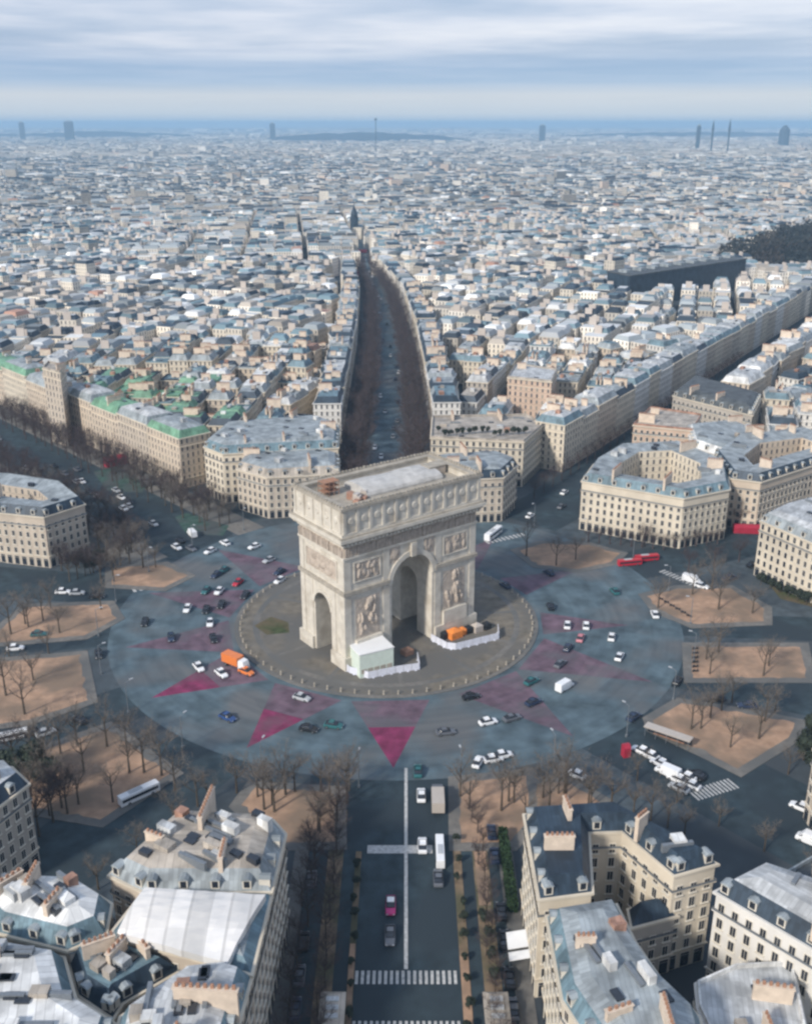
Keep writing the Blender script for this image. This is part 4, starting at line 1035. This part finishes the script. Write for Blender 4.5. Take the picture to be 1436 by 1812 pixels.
def tree_now(x, y, z, label, group, kind='bare', sc=1.0):
    TC[0] += 1; pool = {'bare': TREES, 'dark': TDARK, 'leafy': LEAFY}[kind]; a, b = pool[TC[0] % len(pool)]
    e = empty({'bare': 'bare_tree', 'dark': 'bare_tree', 'leafy': 'evergreen_tree'}[kind], (x, y, z), rnd.uniform(0, 6.28)); tag(e, label, 'tree', group)
    s_ = sc*rnd.uniform(.85, 1.15); e.scale = (s_, s_, s_)
    for nm, me in (('trunk', a), ('crown', b)): o = bpy.data.objects.new(nm, me); COL.objects.link(o); o.parent = e
ISL = ['nearest behind the arch on the right', 'beside the red buses', 'rectangular, at the right edge', 'large, at the lower right', 'square, right of the near avenue', 'small, behind the slate roofed building', 'small, at the upper left of the plaza', 'at the left edge, upper', 'at the left edge, middle', 'large, at the lower left', 'brown, left of the near avenue']
ISH = ['behind the arch at right', 'right of the red buses', 'that is rectangular at the right edge', 'at the lower right of the plaza', 'right of the near avenue', 'behind the slate roofed building', 'at the upper left of the plaza', 'uppermost at the left edge', 'in the middle of the left edge', 'at the lower left of the plaza', 'left of the near avenue']
for i, s_ in enumerate(SANDW):
    num = {0: 3, 1: 5, 2: 5, 3: 7, 4: 6, 5: 4, 6: 5, 7: 7, 8: 7, 9: 16, 10: 7}[i]; k = 0; xs = [p[0] for p in s_]; ys = [p[1] for p in s_]; gd = 0
    while k < num and gd < 500:
        gd += 1; x, y = rnd.uniform(min(xs), max(xs)), rnd.uniform(min(ys), max(ys))
        if inpoly(x, y, s_): tree(x, y, .13, 'bare brown winter tree on the sandy island ' + ISH[i], 'bare trees on the sandy islands'); k += 1
def trees_px(pts, label, group, kind='bare', sc=1.0, z=.13):
    for px, py in pts: x, y = W(px, py); tree(x, y, z if z else .02, label, group, kind, sc)
trees_px([(310+i*27 + (i*13 % 17), 1398 + (i*29 % 37)) for i in (0, 1, 4, 6, 9, 11)], 'bare winter tree in the row between the plaza and the left foreground roofs', 'bare trees at the lower left of the plaza')
trees_px([(600+i*6, 1420 - (i*17 % 30)) for i in (0, 3)], 'bare winter tree at the mouth of the near avenue on its left', 'bare trees at the mouth of the near avenue', sc=.9)
trees_px([(960+i*40, 1412 + i*7) for i in range(4)], 'bare winter tree on the corner behind the slate roofed building', 'bare trees at the lower right of the plaza')
trees_px([(1120+i*30, 1440 + i*12) for i in range(4)], 'bare winter tree on the pavement of the lower right avenue', 'bare trees on the lower right avenue', sc=.8)
trees_px([(215+i*30, 1185 + (i*23 % 30)) for i in range(0)], '', '')
trees_px([(70, 1480), (95, 1455), (120, 1440), (25, 1350), (110, 1430)], 'bare dark winter tree by the tan corner building at the left edge', 'dark trees at the left edge', 'dark')
trees_px([(20, 1385), (60, 1375), (90, 1400), (-10, 1360)], 'dark evergreen tree at the left edge above the tan corner building', 'evergreens at the left edge', 'leafy')
trees_px([(1420, 1345), (1440, 1375), (1434, 1315)], 'dark evergreen tree at the right edge beside the sandy island', 'evergreens at the right edge', 'leafy')
trees_px([(110+i*14, 1010 + (i*19 % 24)) for i in range(6)], 'dark bushy tree in front of the tan angled building left of the plaza', 'dark trees in front of the tan angled building', 'dark', .95)
trees_px([(140, 1005), (160, 1015), (178, 1000)], 'dark evergreen in front of the tan angled building left of the plaza', 'evergreens in front of the tan angled building', 'leafy', .8)
trees_px([(1040+i*19, 955 + (18 - abs(i-7)*2)) for i in range(13)], 'dark low tree at the foot of the wide cream building right of the arch', 'trees along the wide cream building', 'dark', .5)
trees_px([(1345+i*16, 1035 + i*7) for i in range(6)], 'evergreen shrub at the foot of the plain cream building at the right edge', 'shrubs at the foot of the cream side building', 'leafy', .45)
# wide left avenue: rows of bare trees between lanes
for off_ in (6, 12, 17, 42, 48, 53, 59):
    for i in range(28):
        p = CH0 + CHD*(i*8.5 - 38) + Vector((-.733, -.68))*(off_ + rnd.uniform(-2, 2))
        if (p - C0).length > 100 and seen(p.x, p.y, 5, 10) and not any(inpoly(p.x, p.y, q) for q in HAND): tree(p.x, p.y, .02, 'bare winter tree in the rows along the wide avenue on the left', 'bare trees on the wide left avenue', 'dark' if i % 3 else 'bare', 1.0)
# tree filled avenue behind the arch
pts = AVES['friedland'][0] + AVES['friedland_end'][0][1:]
def at_len(t):
    for a, b in zip(pts[:-1], pts[1:]):
        l = (Vector(b)-Vector(a)).length
        if t < l: return Vector(a).lerp(Vector(b), t/l), (Vector(b)-Vector(a)).normalized()
        t -= l
    return Vector(pts[-1]), Vector((0, 1))
for off_ in (-17, -11.5, 11.5, 17):
    for i in range(48):
        ln_ = 12 + i*(9.5 + i*.12)
        if ln_ > 640 and abs(off_) > 13: continue
        p, d = at_len(ln_); nn = Vector((d.y, -d.x)); p = p + nn*(off_*(1 - .45*min(1, i/48)))
        tree(p.x, p.y, .02, 'dark bare tree in the dense rows lining the avenue behind the arch', 'dark trees lining the avenue behind the arch', 'dark', 1.42)
# right hand avenue trees
for off_ in (-11, 11):
    for i in range(34):
        p = Vector(AVES['hoche'][0][1]) + HD*(i*9) + Vector((HD.y, -HD.x))*off_
        tree(p.x, p.y, .02, 'bare dark tree on the right hand avenue', 'trees on the right hand avenue', 'dark', .7)
for dg, hw in ((66, 11), (115, 9), (139, 13), (-127, 9), (-99, 9), (-149, 12)):
    for s_ in (-1, 1):
        for i in range(5):
            d = Vector(polar(dg, 1, (0, 0))); p = Vector(polar(dg, 104 + i*11)) + Vector((d.y, -d.x))*s_*(hw+1.5)
            if not any(inpoly(p.x, p.y, q) for q in HAND) and not any(inpoly(p.x, p.y, q) for q in SANDW): tree(p.x, p.y, .02, 'bare tree along one of the side avenues round the plaza', 'bare trees along the side avenues', 'bare', .75)
# near avenue strips
for X, y0, y1, sc, k_ in ((-14.8, 100, 188, .72, 'dark'), (15.6, 112, 160, .35, 'leafy'), (-10, 128, 172, .25, 'leafy'), (10.8, 130, 180, .25, 'leafy')):
    y = y0
    while y < y1: tree(X + rnd.uniform(-.5, .5), y, .13, {'dark': 'bare dark tree on the left planted strip of the near avenue', 'leafy': 'low green brown shrub on a planted strip of the near avenue'}[k_], 'planting on the strips of the near avenue', k_, sc); y += rnd.uniform(4.5, 6.5) if k_ == 'dark' else rnd.uniform(4, 7)
for i in range(16): tree(15.6 + rnd.uniform(-1, 1), 112 + i*5, .1, 'bare dark tree on the right planted strip of the near avenue', 'dark trees on the right strip', 'dark', .5)
for i in range(14): tree(-19.5 + rnd.uniform(-1, 1), 116 + i*5.5, .1, 'bare dark tree in the left side lane of the near avenue', 'dark trees in the left side lane', 'dark', .7)
# hedge by the right facade
h_ = MB(); r = random.Random(4)
for i in range(5200):
    x, y, z = 20.9 + r.uniform(-.9, .9), r.uniform(158, 181), r.uniform(.1, 2.6); s_ = r.uniform(.12, .3); d = Vector((r.gauss(0, 1), r.gauss(0, 1), r.gauss(0, 1))).normalized(); a = d.orthogonal().normalized()*s_; b = d.cross(a).normalized()*s_
    h_.face([(x-a.x-b.x, y-a.y-b.y, z-a.z-b.z), (x+a.x-b.x, y+a.y-b.y, z+a.z-b.z), (x+a.x+b.x, y+a.y+b.y, z+a.z+b.z), (x-a.x+b.x, y-a.y+b.y, z-a.z+b.z)])
tag(h_.build('hedge', M['hedge']), 'tall dark green hedge along the right facade of the near avenue', 'hedge')
# roof garden on the colonnaded building
for i in range(15):
    x, y = W(775 + i*11, 762 + (i*7 % 8), 21); tree(x, y, 20.1, 'dark green shrub in the roof garden right behind the arch', 'shrubs of the roof garden behind the arch', 'leafy', .38)
# park wood (a far off mass)
pw = MB(); r = random.Random(9); n_ = 0
while n_ < 42000:
    x, y = r.uniform(320, 800), r.uniform(1000, 1600)
    if not inpoly(x, y, PARK): continue
    ed = min(segdist(x, y, PARK[k-1], PARK[k]) for k in range(len(PARK)))
    if ed < 26 and noise.noise(Vector((x/22, y/22, 8))) < .16 - ed*.02: continue
    cz = (21 + min(ed, 30)*.22 + 9*noise.noise(Vector((x/38, y/38, 0))) + 6*noise.noise(Vector((x/13, y/13, 3))))
    z = cz*r.uniform(.35, 1.05); s_ = r.uniform(.8, 1.9); d = Vector((r.gauss(0, 1), r.gauss(0, 1), r.gauss(0, 1))).normalized(); a = d.orthogonal().normalized()*s_; b = d.cross(a).normalized()*s_*.5
    pw.face([(x-a.x-b.x, y-a.y-b.y, z-a.z-b.z), (x+a.x-b.x, y+a.y-b.y, z+a.z-b.z), (x+a.x+b.x, y+a.y+b.y, z+a.z+b.z), (x-a.x+b.x, y-a.y+b.y, z-a.z+b.z)]); n_ += 1
tag(pw.build('park_wood', M['wood_mass']), 'dark wood of a park at the far right edge beyond the right hand avenue', 'wood', kind='stuff')

bare_ = sorted([t for t in TREG if t[5] != 'leafy'], key=lambda t: math.hypot(t[0], t[1])/t[6])
def inview(t):
    u, v = P((t[0], t[1], 5)); return -15 < u < 1451 and v < 1830
bv = [t for t in bare_ if inview(t)]; rest_t = bv[292:]
for t in bv[:292] + [t for t in TREG if t[5] == 'leafy' and inview(t)]: tree_now(*t)
fm = MB(); tm = MB()
for i, t in enumerate(rest_t):
    src = TDARK[i % 3][1]; a_ = rnd.uniform(0, 6.28); ca, sn = math.cos(a_)*t[6], math.sin(a_)*t[6]
    vs = [(t[0] + v.co.x*ca - v.co.y*sn, t[1] + v.co.x*sn + v.co.y*ca, t[2] + v.co.z*t[6]) for v in src.vertices]
    for p in src.polygons: fm.face([vs[k] for k in p.vertices])
    fm.tube((t[0], t[1], 0), (t[0], t[1], 8*t[6]), .3, .15, 5)
if rest_t: tag(fm.build('distant_trees', M['twig_dark']), 'far dark bare trees merging into one brown mass along the avenues behind the arch', 'trees', kind='stuff')
print('bare trees', len(bv), 'stuff', len(rest_t))
# ------------------------------------------------------------------ vehicles
def wheel_mesh(r_=.33, w_=.24):
    m_ = MB(); n = 12; m_.loft([[(r_*math.cos(2*math.pi*i/n), y, r_*math.sin(2*math.pi*i/n)) for i in range(n)] for y in (-w_/2, w_/2)], 0); 
    m_.loft([[(r_*.55*math.cos(2*math.pi*i/n), y, r_*.55*math.sin(2*math.pi*i/n)) for i in range(n)] for y in (-w_/2-.02, w_/2+.02)], 1); return m_.mesh('wheel', [M['tyre'], M['metal_grey']])
WH = wheel_mesh(); WHB = wheel_mesh(.5, .35)
def section_body(secs):
    """secs: list of (x, halfwidth_low, halfwidth_high, z_low, z_high): loft of 8-gons along x"""
    m_ = MB(); rg = []
    for x, wl, wh, z0, z1 in secs: rg.append([(x, -wl*.93, z0), (x, wl*.93, z0), (x, wl, z0+.18), (x, wl, z0+(z1-z0)*.55), (x, wh, z1-.05), (x, wh*.85, z1), (x, -wh*.85, z1), (x, -wh, z1-.05), (x, -wl, z0+(z1-z0)*.55), (x, -wl, z0+.18)])
    m_.loft(rg); return m_
CARS = {}
def proto_car(kind):
    if kind in CARS: return CARS[kind]
    if kind == 'car':
        b = section_body([(-2.15, .70, .62, .32, .72), (-2.05, .84, .76, .24, .92), (-1.2, .88, .82, .2, .98), (.9, .88, .82, .2, .95), (1.9, .85, .74, .22, .78), (2.15, .68, .56, .32, .60)])
        g = section_body([(-1.75, .74, .60, .90, .96), (-1.15, .78, .62, .90, 1.40), (.25, .78, .62, .90, 1.43), (.98, .74, .58, .88, .94)])
        r_ = section_body([(-1.05, .62, .58, 1.385, 1.455), (.20, .62, .58, 1.405, 1.475)]); wh = [(-1.3, .8), (1.3, .8)]; wm_ = WH; hl = (2.13, .55, .55)
    elif kind == 'van':
        b = section_body([(-2.6, .9, .85, .3, 2.15), (-2.5, .98, .9, .26, 2.25), (1.2, .98, .88, .26, 2.25), (1.95, .96, .72, .26, 1.35), (2.55, .9, .7, .3, .95)])
        g = section_body([(1.15, .90, .84, 1.3, 2.12), (1.35, .92, .80, 1.25, 2.0), (2.0, .86, .68, 1.15, 1.30)]); r_ = None; wh = [(-1.6, .86), (1.6, .86)]; wm_ = WH; hl = (2.52, .62, .7)
    elif kind == 'bus':
        b = section_body([(-6.0, 1.15, 1.1, .35, 3.0), (-5.9, 1.27, 1.18, .3, 3.1), (5.8, 1.27, 1.18, .3, 3.1), (6.0, 1.15, 1.1, .4, 2.9)])
        g = MB(); g.box(-5.6, 5.4, -1.29, 1.29, 1.45, 2.4); g.box(5.4, 6.04, -1.05, 1.05, 1.2, 2.6)
        r_ = MB(); r_.box(-3, 1, -.7, .7, 3.1, 3.3); wh = [(-3.6, 1.1), (3.6, 1.1)]; wm_ = WHB; hl = (6.01, .85, .75)
    else:  # truck: cab + box
        b = section_body([(1.7, 1.15, 1.05, .5, 2.6), (1.8, 1.2, 1.1, .45, 2.7), (3.2, 1.2, 1.0, .45, 2.6), (3.6, 1.1, .95, .5, 1.6)])
        g = section_body([(2.9, 1.1, .95, 1.5, 2.35), (3.3, 1.08, .9, 1.5, 2.25), (3.55, 1.0, .86, 1.45, 1.6)])
        r_ = MB(); r_.box(-3.7, 1.55, -1.22, 1.22, .95, 3.2); wh = [(-2.4, 1.05), (2.5, 1.05)]; wm_ = WHB; hl = (3.58, .8, .85)
    hm = MB(); hm.box(-.05, .05, -.17, .17, -.08, .08)
    CARS[kind] = (b, g, r_, wh, wm_, hl, hm); b_ = b.mesh('body', M['paint_white']); g_ = g.mesh('glass', M['glass']); rr_ = r_.mesh('roof', M['paint_white']) if r_ else None
    CARS[kind] = (b_, g_, rr_, wh, wm_, hl, hm.mesh('headlight', M['paint_silver'])); return CARS[kind]
def vehicle(kind, colr, px, py, head, label, group=None, roofc=None, z=.032, sc=1.0):
    b, g, r_, wh, wm_, hl, hm = proto_car(kind); x, y = W(px, py)
    if head == 'c': head = math.degrees(math.atan2(y - C0[1], x - C0[0])) + 90
    e = empty({'car': 'car', 'van': 'van', 'bus': 'bus', 'truck': 'truck'}[kind], (x, y, z), R_(head)); tag(e, label, kind, group); sc = sc*1.16; e.scale = (sc,)*3
    def part(nm, me, c=None, loc=(0, 0, 0)):
        o = bpy.data.objects.new(nm, me); COL.objects.link(o); o.parent = e; o.location = loc
        if c and c != 'white': o.material_slots[0].link = 'OBJECT'; o.material_slots[0].material = M['paint_'+c]
        return o
    part('body', b, colr); part('windows', g)
    if r_: part({'car': 'roof', 'bus': 'roof_unit', 'truck': 'cargo_box'}[kind], r_, roofc or (colr if kind != 'bus' else 'silver'))
    for wx, wy in wh:
        for s_ in (-1, 1): part('wheel', wm_, None, (wx, s_*wy, .33 if wm_ is WH else .5))
    for s_ in (-1, 1): part('headlight', hm, None, (hl[0], s_*hl[1], hl[2]))
    return e
G1 = 'cars driving round the plaza'; G2 = 'cars on the avenues'
V = [
('car','white',352,1184,'c','white car left of the orange crane truck and of the small white car'),
('car','white',392,1195,'c','small white car right behind the orange crane truck'),
('car','white',372,1105,'c','white car left of the island above two dark cars'),('car','white',332,1080,'c','white car highest on the left rim of the plaza'),
('car','white',388,1049,'c','white car amid dark and teal cars at the upper left of the plaza'),('car','white',372,978,'c','white car where the wide left avenue enters the plaza'),
('car','white',450,970,'c','white car left of the arch attic near the wide avenue'),('car','silver',476,994,'c','silver car close to the left edge of the arch, upper'),
('car','white',495,1030,'c','white car beside the left edge of the arch'),('car','red',421,1034,'c','red car in the dark group at the upper left of the plaza'),
('car','teal',396,1012,'c','teal car above the red car at the upper left of the plaza'),('car','navy',383,1020,'c','dark blue car above the red car at the upper left of the plaza'),
('car','teal',365,1048,'c','teal car left of the white one at the upper left of the plaza'),('car','black',434,1056,'c','black car just below the red car'),
('car','black',365,1082,'c','black car, left one of a pair above the left red wedge'),('car','black',392,1073,'c','black car, right one of a pair above the left red wedge'),
('car','black',378,1133,'c','black car at the left kerb of the island'),('car','navy',303,1131,'c','navy car on the red paving left of the island'),
('car','black',257,1104,'c','lone black car near the left rim of the plaza'),('car','black',175,1161,'c','black car at the leftmost rim of the plaza'),
('car','black',140,1278,150,'black car leaving by the left avenue'),('car','blue',403,1273,'c','blue car on bare cobbles between two red wedges at the lower left'),
('car','black',546,1293,'c','black car right of the lower left red wedge'),('car','teal',590,1287,'c','dark teal car between the two nearest red wedges'),
('car','silver',534,1238,'c','silver car close under the island kerb at the lower left'),('car','navy',495,1015,'c','navy car above the white one beside the left edge of the arch'),
('car','grey',788,1299,'c','grey car just right of the nearest red wedge'),('car','white',863,1281,'c','white car right of the nearest red wedge'),
('car','grey',905,1274,'c','grey car right next to the white one at the lower right'),('car','navy',943,1246,'c','dark blue car below the white van'),
('car','teal',940,1209,'c','teal car left of the white van'),('van','white',998,1219,'c','big white van on the lower right of the plaza'),
('car','grey',990,1178,'c','grey car above the white van'),('car','navy',1004,1149,'c','navy car under the group of four white cars'),
('car','white',1003,1109,'c','white car, leftmost of the group of four right of the arch'),('car','white',1036,1110,'c','white car, top right of the group of four right of the arch'),
('car','pink',1026,1132,'c','pale pink car, lowest of the group right of the arch'),('car','white',1081,1130,'c','white car, rightmost of the group right of the arch'),
('car','white',1095,1165,'c','white car alone above the long right red wedge'),('car','black',973,1076,'c','black car on the upper right red wedge'),
('car','navy',893,1039,'c','navy car just right of the arch'),('car','teal',1086,1049,'c','teal car near the upper right rim of the plaza'),
('car','navy',970,1016,'c','navy car under the first sandy island right of the arch'),('car','white',1157,1090,'c','white car on the right rim beside the sandy island'),
('car','black',833,1236,'c','black car close under the island kerb at the lower right'),('car','black',1197,1208,'c','black car on the right rim of the plaza'),
('car','navy',1120,1272,'c','dark car on the lower right rim before the waiting white cars'),
('car','white',845,1352,70,'white car at the mouth of the near avenue, left of two others'),('car','white',872,1347,'c','white car in the middle of three at the mouth of the near avenue'),('car','white',889,1340,'c','white car, rightmost of three at the mouth of the near avenue'),
('car','white',1018,1374,140,'white car behind the slate roofed building by the rim'),('car','teal',739,1368,90,'dark teal car at the tip of the nearest red wedge'),
]
for a in V: vehicle(*a, G1)
V2 = [
('car','white',745,1411,90,'white car beside the beige truck on the near avenue'),('car','white',747,1500,90,'white car on the white bar beside the white bus'),
('car','grey',775,1558,90,'grey car right behind the white bus on the near avenue'),('car','grey',690,1660,-90,'dark car behind the magenta one on the near avenue'),
('car','white',1133,1332,138,'white car, first in the queue on the lower right avenue'),('car','white',1148,1340,138,'white car, second in the queue on the lower right avenue'),
('car','white',1167,1354,138,'white car, third in the queue on the lower right avenue'),('van','white',1180,1371,138,'white van in the middle of the queue on the lower right avenue'),
('car','white',1197,1382,138,'white car, fifth in the queue on the lower right avenue'),('car','white',1212,1378,138,'white car on the far side of the queue on the lower right avenue'),('car','white',1220,1392,138,'white car, last in the queue on the lower right avenue'),
('car','silver',1200,1398,138,'silver car on the near side of the queue on the lower right avenue'),
('car','black',1230,1375,138,'black car beside the end of the queue on the lower right avenue'),
('car','black',1265,1240,180,'black car, left one on the right side avenue'),('car','navy',1320,1252,176,'navy car, right one on the right side avenue'),
('car','black',60,1299,35,'dark car, left of two on the lower left avenue'),('car','silver',82,1300,35,'silver car, right of two on the lower left avenue'),
('car','white',28,1150,10,'white car on the left side avenue between two sandy islands'),('car','teal',70,1125,10,'teal car parked at the edge of the upper left sandy island'),
('car','white',1415,1432,140,'white car near the right edge on the lower right avenue'),('van','white',1432,1492,140,'white van at the right edge on the lower right avenue'),
('car','white',112,1050,5,'white car, left of the pair on the upper left side avenue'),('car','silver',137,1052,5,'silver car, right of the pair on the upper left side avenue'),('car','black',172,1058,5,'black car behind the pair on the upper left side avenue'),
('car','navy',1290,1025,30,'navy car, near one on the upper right side avenue'),('car','black',1330,1003,30,'black car, far one on the upper right side avenue'),
('van','white',1222,1030,-35,'white van left of the second sandy island at the upper right'),('car','white',1240,1040,-35,'white car right of the white van at the upper right sandy island'),
]
for a in V2: vehicle(*a, G2)
vehicle('truck','grey',774,1425,90,'long beige box truck on the near avenue under the nearest red wedge', roofc='beige')
vehicle('bus','white',778,1514,90,'white bus on the near avenue beside the white bar', sc=.62)
vehicle('bus','white',872,950,60,'white coach right behind the right edge of the arch', sc=.8)
vehicle('bus','red',1113,1000,12,'red bus, left one of two near the first sandy island', sc=.62)
vehicle('bus','red',1143,992,12,'red bus, right one of two near the first sandy island', sc=.62)
vehicle('bus','white',247,1412,42,'white bus on the lower left avenue', sc=.7)
vehicle('bus','white',20,1308,25,'white bus at the left edge on the left side avenue', sc=.6)
vehicle('truck','white',418,1180,-35,'orange crane truck with a white cab on the left red wedge by the island', roofc='orange')
vehicle('car','orange',436,1192,-35,'small orange car in front of the orange crane truck')
vehicle('car','magenta',691,1607,-90,'magenta car with a white roof on the near avenue', roofc='white')
vehicle('van','white',340,948,120,'white van beside the teal court at the upper left')
# scattered traffic on the far avenues
rr = random.Random(77)
for i in range(46):
    p, d = at_len(40 + i*17 + rr.uniform(-4, 4)); nn = Vector((d.y, -d.x)); s_ = rr.choice((-1, 1)); p = p + nn*s_*rr.uniform(1.8, 6.5); px, py = P((p.x, p.y, 0))
    vehicle('car', rr.choice(['white', 'silver', 'grey', 'black', 'navy', 'white']), px, py, math.degrees(math.atan2(d.y, d.x)) + (180 if s_ < 0 else 0), 'car in the traffic of the tree filled avenue behind the arch', 'cars on the avenue behind the arch')
for i in range(26):
    p = CH0 + CHD*(rr.uniform(-30, 170)) + Vector((-.733, -.68))*rr.uniform(20, 41); px, py = P((p.x, p.y, 0))
    if not any(inpoly(p.x, p.y, q) for q in HAND): vehicle('car', rr.choice(['white', 'white', 'grey', 'black', 'silver']), px, py, 133 + rr.choice((0, 180)), 'car in the dense traffic on the wide left avenue', 'cars on the wide left avenue')
for i in range(12):
    p = Vector(AVES['hoche'][0][1]) + HD*(i*16 - 20) + Vector((.84, -.54))*rr.choice((-3, 3)); px, py = P((p.x, p.y, 0))
    vehicle('car', rr.choice(['white', 'grey', 'black', 'silver']), px, py, 57, 'car on the dark right hand avenue', 'cars on the right hand avenue')
# parked cars along the near avenue's side lanes
for X in (-19.2, 18.6):
    for i in range(9):
        y = 118 + i*8.0 + rr.uniform(-1, 1)
        if rr.random() < .75: px, py = P((X, y, 0)); vehicle('car', rr.choice(['black', 'grey', 'navy', 'black']), px, py, 90, 'dark car parked on the %s side lane of the near avenue' % ('left' if X < 0 else 'right'), 'dark cars parked on the side lanes')
def scooter(px, py, label):
    x, y = W(px, py); e = empty('scooter', (x, y, .03), R_(90)); tag(e, label, 'scooter')
    b = section_body([(-.8, .2, .16, .35, .75), (-.2, .24, .2, .3, .85), (.3, .18, .15, .3, .5), (.6, .16, .12, .3, 1.0), (.75, .1, .08, .4, 1.05)]); b.build('body', M['paint_white'], e)
    for wx in (-.65, .65): o = bpy.data.objects.new('wheel', WH); COL.objects.link(o); o.parent = e; o.location = (wx, 0, .28); o.scale = (.8, .6, .8)
    s_ = MB(); s_.box(-.75, -.35, -.22, .22, .8, 1.25); s_.build('top_box', M['paint_white'], e)
scooter(900, 1600, 'white scooter on the right side lane of the near avenue'); scooter(491, 1712, 'white scooter on the left side lane of the near avenue')
pts_sc = [(1229, 1150 + i*8) for i in range(6)] + [(1168 + i*10, 1062 + i*6) for i in range(6)]
for i, (px, py) in enumerate(pts_sc):
    x, y = W(px, py); e = empty('scooter', (x, y, .15), R_(5 if i < 6 else -40)); tag(e, 'dark scooter parked in the row on the ' + ('rectangular sandy island at the right edge' if i < 6 else 'sandy island below the red buses'), 'scooter', 'parked dark scooters')
    b = section_body([(-.8, .2, .16, .35, .75), (-.2, .24, .2, .3, .85), (.3, .18, .15, .3, .5), (.6, .16, .12, .3, 1.0), (.75, .1, .08, .4, 1.05)]); b.build('body', M['paint_black'], e)
    for wx in (-.65, .65): o = bpy.data.objects.new('wheel', WH); COL.objects.link(o); o.parent = e; o.location = (wx, 0, .28); o.scale = (.8, .6, .8)
x, y = W(1180, 1312); e = empty('bus_shelter', (x, y, .14), -.62); tag(e, 'long pale yellow shelter on the rim of the large lower right sandy island', 'shelter')
m_ = MB(); m_.box(-6, 6, -1.3, 1.3, 2.5, 2.75); m_.build('roof', M['paint_beige'], e)
m_ = MB(); m_.box(-5.8, 5.8, 1.1, 1.2, .1, 2.5); m_.build('back_wall', M['glass'], e)
for k in range(5): m_ = MB(); m_.tube((-5.6 + k*2.8, -1.1, 0), (-5.6 + k*2.8, -1.1, 2.5), .07, .07, 6); m_.build('post', M['metal_grey'], e)
m_ = MB(); m_.box(-4, 4, .5, .9, .35, .48); m_.build('bench', M['terracotta'], e)
# white awnings on the right facade, shelters at the bottom
for i, (px, py, l) in enumerate(((940, 1662, 4.2), (944, 1690, 2.0))):
    x, y = W(px, py, 3.2); a = MB(); a.loft([[(-1.9, -l/2, -.5), (1.9, -l/2, .3), (1.9, l/2, .3), (-1.9, l/2, -.5)], [(-1.9, -l/2, -.38), (1.9, -l/2, .42), (1.9, l/2, .42), (-1.9, l/2, -.38)]]); e = empty('awning', (20.6, y, 3.2)); a.build('canopy', M['tent'], e)
    for yy_ in (-l/2+.1, l/2-.1): b = MB(); b.tube((-1.8, yy_, -3.2), (-1.8, yy_, -.45), .05, .05, 6); b.build('post', M['metal_grey'], e)
    tag(e, ('larger' if i == 0 else 'smaller') + ' white awning in front of the right facade of the near avenue', 'awning')
for px, lab in ((588, 'grey glass pavilion on the left strip at the bottom of the near avenue'), (878, 'grey glass pavilion on the right strip at the bottom of the near avenue')):
    x, y = W(px, 1812); e = empty('pavilion', (x, y, .14)); tag(e, lab, 'pavilion')
    m_ = MB(); m_.box(-1.9, 1.9, -3.6, 3.6, 0, 2.7); m_.build('wall', M['roof_dark'], e)
    m_ = MB(); m_.loft([[(-2.2, -4, 2.7), (2.2, -4, 2.7), (2.2, 4, 2.7), (-2.2, 4, 2.7)], [(-2.2, -4, 2.95), (2.2, -4, 2.95), (2.2, 4, 2.95), (-2.2, 4, 2.95)], [(-.9, -2.8, 3.7), (.9, -2.8, 3.7), (.9, 2.8, 3.7), (-.9, 2.8, 3.7)]]); m_.build('roof', M['roof_stone'], e)
    for k in range(3): m_ = MB(); m_.box(-1.1, 1.1, -2.4 + k*1.8, -1.4 + k*1.8, 3.5, 3.85); m_.build('skylight', M['roof_zinc_pale'], e)
# street lamps
lp = MB(); lp.tube((0, 0, 0), (0, 0, 9), .14, .08, 8, 0, True); lp.box(-.25, .25, -.25, .25, 0, .7)
la = MB(); la.tube((0, 0, 8.9), (1.5, 0, 9.5), .06, .05, 6, 0, True); lh = MB(); lh.box(1.2, 2.2, -.2, .2, 9.42, 9.6)
lpm, lam, lhm = lp.mesh('pole', M['metal_grey']), la.mesh('arm', M['metal_grey']), lh.mesh('lamp_head', M['paint_silver'])
for i in range(24):
    dg = i*15 + 5; x, y = polar(dg, 91); e = empty('street_lamp', (x, y, .01), math.atan2(C0[1]-y, C0[0]-x)); tag(e, 'tall slim grey street lamp on the outer rim of the plaza', 'street lamp', 'street lamps round the plaza rim')
    for nm, me in (('pole', lpm), ('arm', lam), ('lamp_head', lhm)): o = bpy.data.objects.new(nm, me); COL.objects.link(o); o.parent = e

# ------------------------------------------------------------------ air
hz = MB(); hz.box(-12500, 12500, -150, 25500, -1.0, 172); ho = hz.build('haze', None)
hm = bpy.data.materials.new('haze'); hm.use_nodes = True; t = hm.node_tree
for n_ in list(t.nodes):
    if n_.type != 'OUTPUT_MATERIAL': t.nodes.remove(n_)
pv = t.nodes.new('ShaderNodeVolumePrincipled'); pv.inputs['Color'].default_value = (.42, .65, .87, 1); pv.inputs['Density'].default_value = 1.15e-4; pv.inputs['Anisotropy'].default_value = 0.0
t.links.new(pv.outputs[0], t.nodes['Material Output'].inputs['Volume'])
ho.data.materials.clear(); ho.data.materials.append(hm); ho['kind'] = 'stuff'; ho['label'] = 'thin blue air haze over the whole city'
